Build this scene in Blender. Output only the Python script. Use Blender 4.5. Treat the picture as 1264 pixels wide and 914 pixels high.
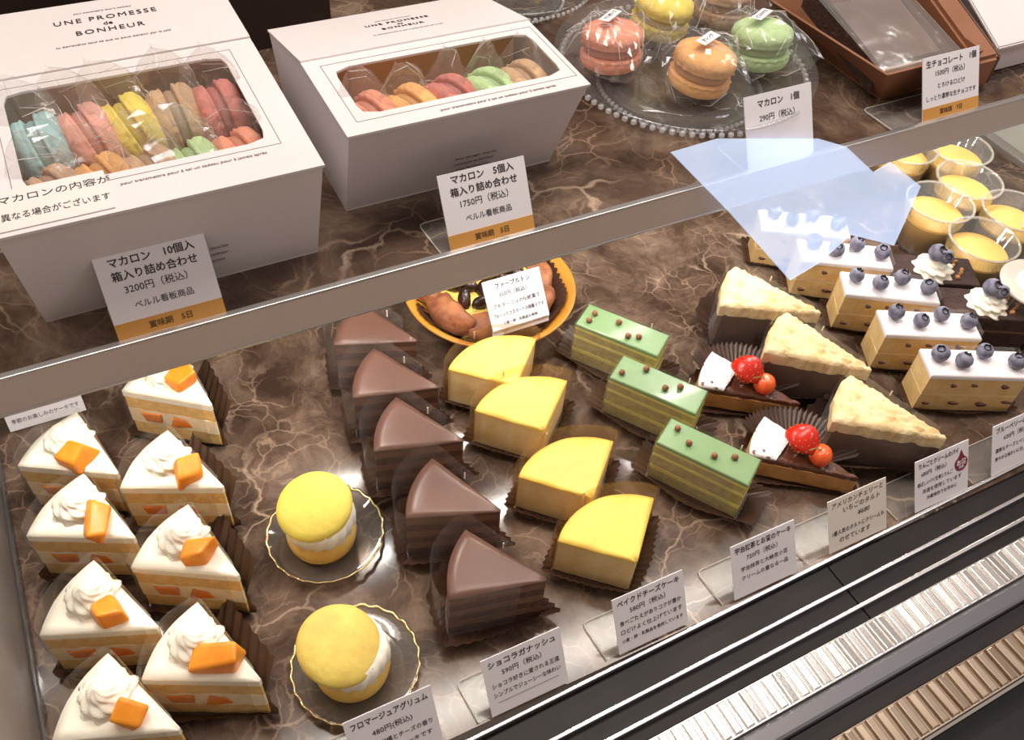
import bpy, bmesh, math, random
from mathutils import Vector, Matrix, noise
random.seed(7)
sc = bpy.context.scene
col = sc.collection
R = math.radians
for o in list(bpy.data.objects): bpy.data.objects.remove(o)

# ------------------------------------------------------------------ camera
cd = bpy.data.cameras.new('camera'); cam = bpy.data.objects.new('camera', cd); col.objects.link(cam)
cd.sensor_width = 36.0; cd.sensor_fit = 'HORIZONTAL'; cd.lens = 36.0 * 1142 / 1264
cd.clip_start = 0.01; cd.clip_end = 50
cam.matrix_world = Matrix(((.8931, .2941, -.3403, 0), (-.4453, .6851, -.5765, 0), (.0636, .6665, .7428, .65), (0, 0, 0, 1)))
sc.camera = cam
# ------------------------------------------------------------------ world, lights, exposure
w = bpy.data.worlds.new('shop'); sc.world = w; w.use_nodes = True
w.node_tree.nodes['Background'].inputs[0].default_value = (1.0, .81, .67, 1)
w.node_tree.nodes['Background'].inputs[1].default_value = .23
def area(name, loc, rot, sx, sy, power, color):
    l = bpy.data.lights.new(name, 'AREA'); l.shape = 'RECTANGLE'; l.size = sx; l.size_y = sy
    l.energy = power; l.color = color
    o = bpy.data.objects.new(name, l); col.objects.link(o); o.location = loc; o.rotation_euler = rot
    return o
area('ceiling_lamp_light', (.35, .75, 1.9), (R(-4), 0, 0), 1.8, .5, 11, (1, .90, .80))
area('case_lamp_light', (.45, .52, .80), (R(4), 0, 0), 1.3, .05, 2.6, (1, .93, .85))
area('shop_lamp_light', (1.5, -.3, 1.6), (R(-18), R(38), 0), .5, .5, 6, (.96, .95, 1))
sc.view_settings.view_transform = 'Standard'; sc.view_settings.look = 'None'
sc.view_settings.gamma = 1.0; sc.view_settings.use_curve_mapping = False
sc.view_settings.exposure = 0.5

# ------------------------------------------------------------------ materials
def lin(c):
    return tuple(((v / 255) / 12.92 if v / 255 <= .04045 else ((v / 255 + .055) / 1.055) ** 2.4) for v in c) + (1,)
MATS = {}
def new_mat(name):
    m = bpy.data.materials.new(name); m.use_nodes = True; MATS[name] = m
    nt = m.node_tree; return m, nt.nodes, nt.links, nt.nodes['Principled BSDF']
def mat(name, c, rough=.5, c2=None, scale=40, bump=0, bscale=120, metal=0, sss=0, spec=.5, sharp=(.35, .65), detail=5, coat=0):
    if name in MATS: return MATS[name]
    m, N, L, p = new_mat(name)
    p.inputs['Base Color'].default_value = lin(c); p.inputs['Roughness'].default_value = rough
    p.inputs['Metallic'].default_value = metal; p.inputs['Specular IOR Level'].default_value = spec
    p.inputs['Coat Weight'].default_value = coat; p.inputs['Coat Roughness'].default_value = .1
    if sss:
        p.inputs['Subsurface Weight'].default_value = sss; p.inputs['Subsurface Radius'].default_value = (.01, .006, .003); p.inputs['Subsurface Scale'].default_value = .4
    tc = N.new('ShaderNodeTexCoord')
    if c2:
        n = N.new('ShaderNodeTexNoise'); n.inputs['Scale'].default_value = scale; n.inputs['Detail'].default_value = detail
        r = N.new('ShaderNodeValToRGB'); r.color_ramp.elements[0].position = sharp[0]; r.color_ramp.elements[1].position = sharp[1]
        r.color_ramp.elements[0].color = lin(c); r.color_ramp.elements[1].color = lin(c2)
        L.new(tc.outputs['Object'], n.inputs['Vector']); L.new(n.outputs['Fac'], r.inputs['Fac']); L.new(r.outputs['Color'], p.inputs['Base Color'])
    if bump:
        n = N.new('ShaderNodeTexNoise'); n.inputs['Scale'].default_value = bscale; n.inputs['Detail'].default_value = 6
        b = N.new('ShaderNodeBump'); b.inputs['Strength'].default_value = bump; b.inputs['Distance'].default_value = .002
        L.new(tc.outputs['Object'], n.inputs['Vector']); L.new(n.outputs['Fac'], b.inputs['Height']); L.new(b.outputs['Normal'], p.inputs['Normal'])
    return m
def clear(name, tint=(1, 1, 1), rough=.03, haze=0.0, ior=1.45, hcol=(1, 1, 1), bump=0, bscale=90):
    if name in MATS: return MATS[name]
    m, N, L, p = new_mat(name); N.remove(p); out = N['Material Output']
    t = N.new('ShaderNodeBsdfTransparent'); t.inputs[0].default_value = tint + (1,)
    g = N.new('ShaderNodeBsdfGlossy'); g.inputs['Roughness'].default_value = rough
    f = N.new('ShaderNodeLayerWeight'); f.inputs[0].default_value = .5
    pw = N.new('ShaderNodeMath'); pw.operation = 'POWER'; pw.inputs[1].default_value = 5; L.new(f.outputs['Facing'], pw.inputs[0])
    f0 = 2 * ((ior - 1) / (ior + 1)) ** 2
    ma = N.new('ShaderNodeMath'); ma.operation = 'MULTIPLY_ADD'; ma.inputs[1].default_value = .55; ma.inputs[2].default_value = f0; L.new(pw.outputs[0], ma.inputs[0])
    mx = N.new('ShaderNodeMixShader'); L.new(ma.outputs[0], mx.inputs[0]); L.new(t.outputs[0], mx.inputs[1]); L.new(g.outputs[0], mx.inputs[2])
    last = mx
    if bump:
        tc = N.new('ShaderNodeTexCoord'); n = N.new('ShaderNodeTexNoise'); n.inputs['Scale'].default_value = bscale; n.inputs['Detail'].default_value = 3
        b = N.new('ShaderNodeBump'); b.inputs['Strength'].default_value = bump; b.inputs['Distance'].default_value = .004
        L.new(tc.outputs['Object'], n.inputs['Vector']); L.new(n.outputs['Fac'], b.inputs['Height']); L.new(b.outputs[0], g.inputs['Normal']); L.new(b.outputs[0], f.inputs['Normal'])
    if haze:
        d = N.new('ShaderNodeBsdfDiffuse'); d.inputs[0].default_value = lin(tuple(int(255 * v) for v in hcol))
        m2 = N.new('ShaderNodeMixShader'); m2.inputs[0].default_value = haze
        L.new(mx.outputs[0], m2.inputs[1]); L.new(d.outputs[0], m2.inputs[2]); last = m2
    L.new(last.outputs[0], out.inputs[0])
    return m
def marble():
    m, N, L, p = new_mat('brown_marble')
    tc = N.new('ShaderNodeTexCoord'); mp = N.new('ShaderNodeMapping'); L.new(tc.outputs['Object'], mp.inputs[0])
    mp.inputs['Rotation'].default_value = (0, 0, .5)
    n1 = N.new('ShaderNodeTexNoise'); n1.inputs['Scale'].default_value = 9; n1.inputs['Detail'].default_value = 7
    L.new(mp.outputs[0], n1.inputs['Vector'])
    sub = N.new('ShaderNodeVectorMath'); sub.operation = 'MULTIPLY_ADD'; sub.inputs[1].default_value = (.11, .11, .11)
    L.new(n1.outputs['Color'], sub.inputs[0]); L.new(mp.outputs[0], sub.inputs[2])
    def veins(scale, lo, hi, msc, mlo, mhi):
        v = N.new('ShaderNodeTexVoronoi'); v.feature = 'DISTANCE_TO_EDGE'; v.inputs['Scale'].default_value = scale; L.new(sub.outputs[0], v.inputs['Vector'])
        r = N.new('ShaderNodeMapRange'); r.inputs[1].default_value = lo; r.inputs[2].default_value = hi; r.inputs[3].default_value = 1; r.inputs[4].default_value = 0
        L.new(v.outputs['Distance'], r.inputs[0])
        k = N.new('ShaderNodeTexNoise'); k.inputs['Scale'].default_value = msc; k.inputs['Detail'].default_value = 4; L.new(mp.outputs[0], k.inputs['Vector'])
        kr = N.new('ShaderNodeMapRange'); kr.inputs[1].default_value = mlo; kr.inputs[2].default_value = mhi; L.new(k.outputs['Fac'], kr.inputs[0])
        mu = N.new('ShaderNodeMath'); mu.operation = 'MULTIPLY'; L.new(r.outputs[0], mu.inputs[0]); L.new(kr.outputs[0], mu.inputs[1])
        return mu
    a = veins(15, .0, .028, 9, .46, .64); b = veins(44, .0, .05, 14, .45, .64)
    n2 = N.new('ShaderNodeTexNoise'); n2.inputs['Scale'].default_value = 16; n2.inputs['Detail'].default_value = 9; n2.inputs['Roughness'].default_value = .68
    L.new(sub.outputs[0], n2.inputs['Vector'])
    r = N.new('ShaderNodeValToRGB'); e = r.color_ramp.elements
    e[0].position = .36; e[0].color = lin((62, 46, 38)); e[1].position = .68; e[1].color = lin((136, 114, 98))
    x = e.new(.5); x.color = lin((92, 73, 61))
    L.new(n2.outputs['Fac'], r.inputs[0])
    def mix(base, fac, colr, k):
        q = N.new('ShaderNodeMath'); q.operation = 'MULTIPLY'; q.inputs[1].default_value = k; L.new(fac.outputs[0], q.inputs[0])
        mm = N.new('ShaderNodeMix'); mm.data_type = 'RGBA'; L.new(q.outputs[0], mm.inputs[0]); L.new(base, mm.inputs[6]); mm.inputs[7].default_value = lin(colr)
        return mm.outputs[2]
    c = mix(r.outputs['Color'], a, (196, 170, 148), .85); c = mix(c, b, (172, 145, 122), .7)
    L.new(c, p.inputs['Base Color'])
    p.inputs['Roughness'].default_value = .13; p.inputs['Specular IOR Level'].default_value = .55
    bn = N.new('ShaderNodeBump'); bn.inputs['Strength'].default_value = .05; bn.inputs['Distance'].default_value = .002
    L.new(n1.outputs['Fac'], bn.inputs['Height']); L.new(bn.outputs[0], p.inputs['Normal'])
    return m
M_marble = marble()
M_cream = mat('whipped_cream', (252, 244, 226), .5, sss=.15, bump=.12, bscale=220)
M_sponge = mat('sponge_cake', (240, 204, 132), .85, (226, 180, 100), 160, .5, 420)
M_fill = mat('cream_filling', (250, 238, 212), .6, (246, 226, 186), 90, .2, 200)
M_mango = mat('mango_flesh', (246, 160, 44), .4, (236, 136, 30), 60, .12, 160, sss=.2)
M_mangocut = mat('mango_slice', (232, 138, 40), .4, (214, 112, 26), 90, .1, 160)
M_film = clear('cake_film', (.97, .96, .94), .06, .05, 1.42)
M_crinkle = clear('crinkled_wrap', (.99, .99, .99), .12, .03, 1.55, bump=.35, bscale=30)
M_acrylic = clear('clear_acrylic', (.95, .95, .94), .22, .05, 1.22)
M_crease_glint = clear('film_crease_glint', (1, 1, 1), .2, .55, 1.5, (1, .99, .98))
M_acryl_edge = clear('acrylic_edge', (.95, .93, .9), .2, .5, 1.5, (.95, .92, .88))
M_glass = clear('clear_glass', (.93, .93, .92), .05, .05, 1.55)
M_paper = mat('brown_glassine', (88, 62, 48), .42, (66, 44, 34), 30, .15, 60, spec=.6)
M_white = mat('white_card', (232, 226, 230), .6)
M_box = mat('white_box_board', (222, 214, 215), .6, (216, 207, 207), 8)
M_ink = mat('ink', (34, 28, 32), .7)
M_greyink = mat('grey_ink', (120, 108, 112), .7)
M_orange = mat('orange_band', (208, 152, 78), .5, (200, 140, 64), 20)
M_kraft = mat('tan_liner', (218, 182, 142), .8, (206, 168, 126), 20)
M_steel = mat('brushed_steel', (186, 178, 172), .5, (168, 160, 154), 6, .05, 300, metal=.7)
M_alu = mat('aluminium', (225, 222, 222), .3, metal=1)
M_silver = mat('silver_ribbed_metal', (236, 232, 230), .26, metal=1)
M_bronze = mat('warm_ribbed_metal', (196, 178, 160), .3, (180, 158, 136), 9, metal=1)
M_black = mat('black_track_plastic', (30, 24, 24), .5, (38, 31, 31), 14, spec=.3)
M_greym = mat('grey_painted_metal', (120, 118, 122), .35, metal=.6)
M_dark = mat('dark_brown_panel', (48, 32, 26), .5, (36, 24, 20), 5)
M_taupe = mat('taupe_edge', (214, 198, 190), .35, (206, 190, 182), 5)

# ------------------------------------------------------------------ mesh helpers
def tag(o, label=None, cat=None, group=None, kind=None):
    if label: o['label'] = label
    if cat: o['category'] = cat
    if group: o['group'] = group
    if kind: o['kind'] = kind
    return o
def empty(name, loc=(0, 0, 0), rz=0):
    o = bpy.data.objects.new(name, None); col.objects.link(o); o.location = loc; o.rotation_euler = (0, 0, rz); o.empty_display_size = .01
    return o
def obj(name, me, m, parent=None, loc=None, rot=None):
    o = bpy.data.objects.new(name, me); col.objects.link(o)
    if m is not None and not me.materials: me.materials.append(m)
    if parent is not None: o.parent = parent
    if loc is not None: o.location = loc
    if rot is not None: o.rotation_euler = rot
    return o
def pyd(name, v, f, smooth=False):
    me = bpy.data.meshes.new(name); me.from_pydata([tuple(q) for q in v], [], f); me.validate(); me.update()
    if smooth:
        for p in me.polygons: p.use_smooth = True
    return me
def from_bm(name, bm, smooth=False):
    bmesh.ops.recalc_face_normals(bm, faces=bm.faces)
    me = bpy.data.meshes.new(name); bm.to_mesh(me); bm.free()
    if smooth:
        for p in me.polygons: p.use_smooth = True
    return me
def prism(name, poly, z0, z1, bevel=0, top_only=True, seg=2, smooth=False):
    bm = bmesh.new()
    a = [bm.verts.new((x, y, z0)) for x, y in poly]; b = [bm.verts.new((x, y, z1)) for x, y in poly]
    n = len(poly); bm.faces.new(a[::-1]); bm.faces.new(b)
    for i in range(n): bm.faces.new((a[i], a[(i + 1) % n], b[(i + 1) % n], b[i]))
    if bevel:
        es = [e for e in bm.edges if (not top_only) or all(abs(v.co.z - z1) < 1e-7 for v in e.verts)]
        bmesh.ops.bevel(bm, geom=es, offset=bevel, segments=seg, affect='EDGES', profile=.5)
    return from_bm(name, bm, smooth)
def boxm(name, sx, sy, sz, bevel=0, z0=0):
    return prism(name, [(-sx / 2, -sy / 2), (sx / 2, -sy / 2), (sx / 2, sy / 2), (-sx / 2, sy / 2)], z0, z0 + sz, bevel, False)
def lathe(name, prof, n=32, smooth=True, fn=None, closed=False):
    v, f = [], []
    for (r, z) in prof:
        for k in range(n):
            a = 2 * math.pi * k / n
            rr, zz = (r, z) if fn is None else fn(r, z, a)
            v.append((rr * math.cos(a), rr * math.sin(a), zz))
    m = len(prof)
    for i in range(m - 1 if not closed else m):
        j = (i + 1) % m
        for k in range(n):
            k2 = (k + 1) % n
            f.append((i * n + k, i * n + k2, j * n + k2, j * n + k))
    if not closed:
        if prof[0][0] > 1e-6: f.append(tuple(range(n))[::-1])
        if prof[-1][0] > 1e-6: f.append(tuple((m - 1) * n + k for k in range(n)))
    bm = bmesh.new(); me = pyd(name, v, f); bm.from_mesh(me); bpy.data.meshes.remove(me)
    bmesh.ops.remove_doubles(bm, verts=bm.verts, dist=1e-6)
    return from_bm(name, bm, smooth)
def tube(name, pts, r, n=6, r1=None):
    v, f = [], []; pts = [Vector(p) for p in pts]; m = len(pts)
    for i, p in enumerate(pts):
        d = (pts[min(i + 1, m - 1)] - pts[max(i - 1, 0)]).normalized()
        u = d.cross(Vector((0, 0, 1)) if abs(d.z) < .9 else Vector((1, 0, 0))).normalized(); w_ = d.cross(u)
        rr = r if r1 is None else r + (r1 - r) * i / (m - 1)
        for k in range(n):
            a = 2 * math.pi * k / n; v.append(p + u * rr * math.cos(a) + w_ * rr * math.sin(a))
    for i in range(m - 1):
        for k in range(n): f.append((i * n + k, i * n + (k + 1) % n, (i + 1) * n + (k + 1) % n, (i + 1) * n + k))
    f.append(tuple(range(n))[::-1]); f.append(tuple((m - 1) * n + k for k in range(n)))
    return pyd(name, v, f, True)
def plate(name, pts, t):
    """a flat board through pts (3D), thickness t behind the face they turn to"""
    P = [Vector(p) for p in pts]; nrm = (P[1] - P[0]).cross(P[2] - P[0]).normalized(); n = len(P)
    v = P + [p - nrm * t for p in P]
    f = [tuple(range(n)), tuple(range(2 * n - 1, n - 1, -1))] + [(i, n + i, n + (i + 1) % n, (i + 1) % n) for i in range(n)]
    return pyd(name, v, f)
def copy_tree(o, parent=None):
    c = o.copy(); col.objects.link(c)
    if parent is not None: c.parent = parent
    for ch in list(o.children): copy_tree(ch, c)
    return c
def place(root, x, y, z, rz):
    root.location = (x, y, z); root.rotation_euler = (0, 0, R(rz))
ORD = ['first', 'second', 'third', 'fourth', 'fifth']

# ------------------------------------------------------------------ wedge helpers (tip at origin, middle of the slice along +X)
def wedge_poly(r, ang, n=10, tip=.002):
    h = R(ang) / 2
    return [(tip, 0)] + [(r * math.cos(-h + 2 * h * i / n), r * math.sin(-h + 2 * h * i / n)) for i in range(n + 1)]
def wedge_layer(name, r, ang, z0, z1, amp=0, fr=40, rnd=.0015, nr=10, nt=10, seed=0, wob=0, grow=0):
    """solid slice layer with a gridded, gently uneven top and softened upper edge"""
    h = R(ang) / 2; v, f = [], []
    top = {}
    def P(i, j):
        rr = .0015 + (r - .0015) * i / nr; a = -h + 2 * h * j / nt
        x, y = rr * math.cos(a), rr * math.sin(a)
        if wob and (j in (0, nt) or i == nr):
            q = noise.noise((x * 130 + seed, y * 130, z0 * 90)) * wob; L = math.hypot(x, y) or 1; y += q * (1 if j == nt else -1 if j == 0 else 0); x += q * (i == nr)
        y += grow * (1 if j == nt else -1 if j == 0 else 0); x += grow * (i == nr)
        return x, y
    for i in range(nr + 1):
        for j in range(nt + 1):
            x, y = P(i, j); e = i in (0, nr) or j in (0, nt)
            z = z1 + noise.noise((x * fr + seed, y * fr, seed)) * amp - (rnd if e else 0)
            top[i, j] = len(v); v.append((x, y, z))
    for i in range(nr):
        for j in range(nt): f.append((top[i, j], top[i + 1, j], top[i + 1, j + 1], top[i, j + 1]))
    ring = [(i, 0) for i in range(nr + 1)] + [(nr, j) for j in range(1, nt + 1)] + [(i, nt) for i in range(nr - 1, -1, -1)] + [(0, j) for j in range(nt - 1, 0, -1)]
    low = []
    for (i, j) in ring:
        x, y, _ = v[top[i, j]]; low.append(len(v)); v.append((x, y, z0))
    n = len(ring)
    for k in range(n):
        k2 = (k + 1) % n
        f.append((top[ring[k]], low[k], low[k2], top[ring[k2]]))
    f.append(tuple(low))
    me = pyd(name, v, f)
    ng = nr * nt
    for i, p in enumerate(me.polygons): p.use_smooth = i < ng
    return me
def wedge_film(name, r, ang, h, off=.003, start=.35, z0=.001, slack=0, flare=0.0, n=22, seed=1):
    a0 = R(ang) / 2; path = []
    s = r * start
    for sgn in (-1, 1):
        side = [((s + (r - s) * t) * math.cos(a0) + 0, sgn * ((s + (r - s) * t) * math.sin(a0) + off * (.25 + .75 * t))) for t in (0, .33, .66, .94)]
        arc = [((r + off + slack * math.cos(a / a0 * 1.57)) * math.cos(a), (r + off) * math.sin(a)) for a in [sgn * a0 * (1 - q / (n / 2)) for q in range(0, n // 2 + 1)]]
        if sgn < 0: path += side + arc
        else: path += (side + arc[:-1])[::-1]
    v, f = [], []
    for i, (x, y) in enumerate(path):
        t = i / (len(path) - 1)
        L = math.hypot(x - r * .6, y) or 1
        k = 1 + flare / L
        hh = h + .0015 * noise.noise((t * 9 + seed, seed, 0))
        v += [(x, y, z0), (r * .6 + (x - r * .6) * k, y * k, z0 + hh)]
    for i in range(len(path) - 1): f.append((2 * i, 2 * i + 2, 2 * i + 3, 2 * i + 1))
    return pyd(name, v, f, True)
def pleated(name, poly, out=.012, rise=.012, pleats=44, z=.0006, inner=.002, skip=None, seed=0):
    """pleated paper cup that follows a footprint: flat base, pleated flared wall"""
    P = [Vector((x, y)) for x, y in poly]; n = len(P); c = sum(P, Vector((0, 0))) / n
    seg = [(P[(i + 1) % n] - P[i]).length for i in range(n)]; tot = sum(seg); N_ = pleats * 2
    v, f = [], []
    for k in range(N_):
        d = tot * k / N_; i = 0
        while d > seg[i] and i < n - 1: d -= seg[i]; i += 1
        p = P[i].lerp(P[(i + 1) % n], d / seg[i]); u = (p - c).normalized(); zig = 1 if k % 2 else -1
        w_ = 1 + .25 * noise.noise((p.x * 40 + seed, p.y * 40, seed))
        q = p + u * (inner + .0006 * zig); o = p + u * (inner + out * w_ + .0012 * zig)
        v += [(q.x, q.y, z), (o.x, o.y, z + rise * w_ + .0010 * zig)]
    for k in range(N_):
        a, b = 2 * k, 2 * ((k + 1) % N_)
        f.append((a, b, b + 1, a + 1))
    f.append(tuple(2 * k for k in range(N_)))
    return pyd(name, v, f)
def rosette(name, r, h, lobes=8, twist=1.6, tiers=2.5, n=64, m=22, lean=(0, 0)):
    v, f = [], []
    for i in range(m + 1):
        t = i / m; base = r * (1 - t ** 1.5) * (1 + .10 * math.cos(t * tiers * 2 * math.pi)) + .0004
        for k in range(n):
            a = 2 * math.pi * k / n
            rr = base * (1 + .11 * (1 - t * .5) * math.cos(lobes * (a + twist * t)))
            v.append((rr * math.cos(a) + lean[0] * t * t, rr * math.sin(a) + lean[1] * t * t, h * (t ** .9) - .0006))
    for i in range(m):
        for k in range(n): f.append((i * n + k, i * n + (k + 1) % n, (i + 1) * n + (k + 1) % n, (i + 1) * n + k))
    f.append(tuple(m * n + k for k in range(n))); f.append(tuple(range(n))[::-1])
    return pyd(name, v, f, True)
def chunk(name, sx, sy, sz, seed, bevel=.0025):
    rnd = random.Random(seed); bm = bmesh.new()
    bmesh.ops.create_cube(bm, size=1)
    for q in bm.verts: q.co = Vector(((q.co.x + rnd.uniform(-.24, .24)) * sx, (q.co.y + rnd.uniform(-.24, .24)) * sy, (q.co.z + rnd.uniform(-.22, .22)) * sz))
    bmesh.ops.bevel(bm, geom=list(bm.edges), offset=bevel, segments=3, affect='EDGES', profile=.6)
    return from_bm(name, bm, True)

# ------------------------------------------------------------------ lettering
TXT = {}
def text_mesh(s, size, bold=0, shear=0, sp=1.0):
    key = (s, size, bold, shear, sp)
    if key in TXT: return TXT[key]
    c = bpy.data.curves.new('lettering', 'FONT'); c.body = s; c.size = size; c.align_x = 'CENTER'; c.align_y = 'CENTER'
    c.resolution_u = 2; c.offset = bold; c.space_character = 1.0 if ord(s[0]) > 500 or s[0].isdigit() else sp; c.shear = shear; c.extrude = .00008
    o = bpy.data.objects.new('lettering', c); col.objects.link(o)
    bpy.context.view_layer.update()
    me = bpy.data.meshes.new_from_object(o.evaluated_get(bpy.context.evaluated_depsgraph_get()))
    bpy.data.objects.remove(o); bpy.data.curves.remove(c); me.name = 'lettering'; me.materials.clear()
    TXT[key] = me
    return me
def letter(s, size, loc, parent, m=None, bold=0, rot=0, shear=0, maxw=None, sp=1.0):
    me = text_mesh(s, size, bold, shear, sp).copy()
    if maxw:
        wd = max((q.co.x for q in me.vertices), default=0) - min((q.co.x for q in me.vertices), default=0)
        if wd > maxw:
            k = maxw / wd
            for q in me.vertices: q.co.x *= k
    return obj('lettering', me, m or M_ink, parent, loc, (0, 0, rot))

# ================================================================== THE CASE
ZS = .25; YE = .4135
fl = obj('floor', prism('floor', [(-.142, .2135), (1.05, .2135), (1.05, .95), (-.142, .95)], -.02, 0), M_marble); tag(fl, 'glossy brown veined marble floor of the pastry case', kind='structure')
o = obj('wall_back', prism('wall_back', [(-.6, .86), (1.4, .86), (1.4, .9), (-.6, .9)], -.02, .70), M_dark); tag(o, 'dark brown back panel of the display case', kind='structure')
o = obj('wall_left', prism('wall_left', [(-.160, .05), (-.1435, .05), (-.1435, .86), (-.160, .86)], -.05, .222), M_steel); tag(o, 'brushed steel side wall of the case beside the orange-topped slices', kind='structure')
M_sidew = mat('pale_grey_side', (196, 196, 188), .35, (186, 186, 178), 4)
o = obj('wall_right', prism('wall_right', [(1.052, .2), (1.075, .2), (1.075, .86), (1.052, .86)], -.02, .222), M_sidew); tag(o, 'pale grey side wall of the case beside the custard cups', kind='structure')
o = obj('trim_1', prism('trim_1', [(1.036, .22), (1.0515, .22), (1.0515, .855), (1.036, .855)], 0, .008, .002), M_steel); tag(o, 'grey trim strip along the foot of the right wall', kind='structure')
o = obj('trim_2', prism('trim_2', [(-.1425, .22), (-.1390, .22), (-.1390, .855), (-.1425, .855)], 0, .007, .001), M_glass); tag(o, 'clear strip along the foot of the steel wall', kind='structure')
o = obj('trim_3', prism('trim_3', [(-.075, .690), (-.0335, .690), (-.0335, .704), (-.075, .704)], ZS, .42, .002), mat('beige_post', (190, 176, 156), .5)); tag(o, 'beige upright post behind the large gift box', kind='structure')
o = obj('trim_4', prism('trim_4', [(-.13, .706), (.212, .706), (.212, .722), (-.13, .722)], ZS, .40, .002), M_dark); tag(o, 'dark brown riser board standing behind the gift boxes', kind='structure')
# shelf
sh = empty('display_shelf', (0, YE, ZS)); tag(sh, 'brown marble upper shelf with a taupe front edge carrying boxes and macarons', 'shelf')
obj('slab', prism('slab', [(-.143, .004), (1.051, .004), (1.051, .44), (-.143, .44)], -.022, 0), M_marble, sh)
obj('edge_strip', prism('edge_strip', [(-.143, 0), (1.051, 0), (1.051, .0035), (-.143, .0035)], -.025, .0015), M_taupe, sh)
for z in (.0015, -.0268): obj('edge_bead', prism('edge_bead', [(-.143, -.0008), (1.051, -.0008), (1.051, .0038), (-.143, .0038)], z, z + .0018, .0005, False), M_alu, sh)
# led strips under the shelf
def led(y, n, power):
    r = empty('led_strip', (.45, y, .2245)); tag(r, 'white led strip under the shelf ' + n, 'lamp', 'led strips under the shelf')
    obj('housing', boxm('housing', 1.16, .014, .0035, .001), M_alu, r)
    for k in range(6):
        l = area('led_strip_light', (-.515 + .189 * k + (.0 if y < .55 else .196), 0, -.0006), (0, 0, 0), .075, .008, power, (1, .95, .88)); l.parent = r
led(.497, 'over the front rows', .27); led(.600, 'towards the back panel', .17)

# front rails: built in a frame turned slightly with the case front
RZ = R(1.35)
def rail(name, label, cat, y0, y1, z0, z1, m, bevel=.0008):
    o = obj(name, prism(name, [(-.62, y0 - .17), (.46, y0 - .17), (.46, y1 - .17), (-.62, y1 - .17)], z0, z1, bevel, False), m, None, (.45, .17, 0), (0, 0, RZ))
    return tag(o, label, cat)
rail('edge_trim', 'bright thin aluminium edge along the front of the marble floor', 'trim', .2125, .2155, -.02, .0035, M_alu)
tr = empty('track_rail', (.45, .17, 0), RZ); tag(tr, 'black double track rail with two thin silver ribs below the price cards', 'rail')
def seg(x0, x1, y0, y1, z0, z1, name, m, bevel=.0006, par=None):
    return obj(name, prism(name, [(x0, y0 - .17), (x1, y0 - .17), (x1, y1 - .17), (x0, y1 - .17)], z0, z1, bevel, False), m, par or tr)
for x0, x1 in ((-.62, -.0085), (-.0075, .46)): seg(x0, x1, .1600, .2118, -.02, -.003, 'track_bed', M_black)
seg(-.62, .46, .187, .190, -.0028, .003, 'rib', M_alu); seg(-.62, .46, .1695, .1725, -.0028, .003, 'rib', M_alu)
def grille(name, label, y0, y1, m, base, z):
    g = empty(name, (.45, .17, z), RZ); tag(g, label, 'grille')
    obj('bed', prism('bed', [(-.62, y0 - .17), (.46, y0 - .17), (.46, y1 - .17), (-.62, y1 - .17)], -.012, -.0015), base, g)
    d = (y1 - y0)
    me = prism('slat', [(-.0034, -d / 2 + .001), (.0034, -d / 2 + .001), (.0034, d / 2 - .001), (-.0034, d / 2 - .001)], -.0014, .0012, .0011, True, 2)
    for i in range(104):
        x = -.612 + i * .0103
        obj('slat', me, m, g, (x, (y0 + y1) / 2 - .17, 0), (0, R(random.uniform(-7, 7)), R(random.uniform(-1.5, 1.5))))
    return g
grille('vent_grille', 'bright silver ribbed grille strip beside the black track rail', .1325, .1590, M_silver, M_silver, .001)
rail('front_sill', 'smooth grey metal sill between the two ribbed grilles', 'sill', .1160, .1318, -.02, -.001, M_greym, .003)
rail('shadow_gap_strip', 'black recessed strip beside the grey metal sill', 'strip', .1015, .1155, -.03, -.006, M_black)
grille('vent_grille', 'dull bronze ribbed grille strip at the outer front of the case', .0715, .1010, M_bronze, M_bronze, -.002)
rail('kick_panel', 'black lower front panel of the display case', 'panel', -.1, .0708, -.3, -.03, M_black)

# ================================================================== CAKES ON THE MARBLE FLOOR
def mango_slice():
    r = empty('mango_shortcake'); RR, A = .0765, 46
    obj('bottom_sponge', wedge_layer('bottom_sponge', RR, A, .002, .017, wob=.0012, rnd=0), M_sponge, r)
    fil = obj('cream_filling', wedge_layer('cream_filling', RR, A, .017, .034, wob=.0012, rnd=0, grow=.0003), M_fill, r)
    h = R(A) / 2
    for sgn in (-1, 1):
        for k, t in enumerate((.44, .76)):
            x, y = RR * t * math.cos(h), sgn * RR * t * math.sin(h)
            o = obj('mango_piece', chunk('mango_piece', .017, .003, .0105, 11 + k, .0012), M_mangocut, r, (x, y, .0255 + .0012 * k), (0, R(4 - 9 * k), sgn * h))
    obj('upper_sponge', wedge_layer('upper_sponge', RR, A, .034, .0485, wob=.001, rnd=0), M_sponge, r)
    obj('cream_top', wedge_layer('cream_top', RR, A, .0485, .0575, amp=.0006, fr=90, rnd=.0025, grow=.0006), M_cream, r)
    ros = obj('cream_rosette', rosette('cream_rosette', .0170, .0185, 9, 2.6, 2.6, lean=(.002, .003)), M_cream, r, (.054, -.004, .0562))
    obj('film', wedge_film('film', RR, A, .0600, off=.0030, start=.12, slack=.004), M_film, r)
    obj('paper_tray', pleated('paper_tray', wedge_poly(RR, A, 12), .007, .007, 20), M_paper, r)
    return r
MC = [chunk('mango_chunk', .019, .017, .017, s, .0032) for s in (3, 5, 8, 13)] + [chunk('mango_chunk', .026, .015, .016, s, .0032) for s in (21, 4)]
proto = mango_slice()
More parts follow.
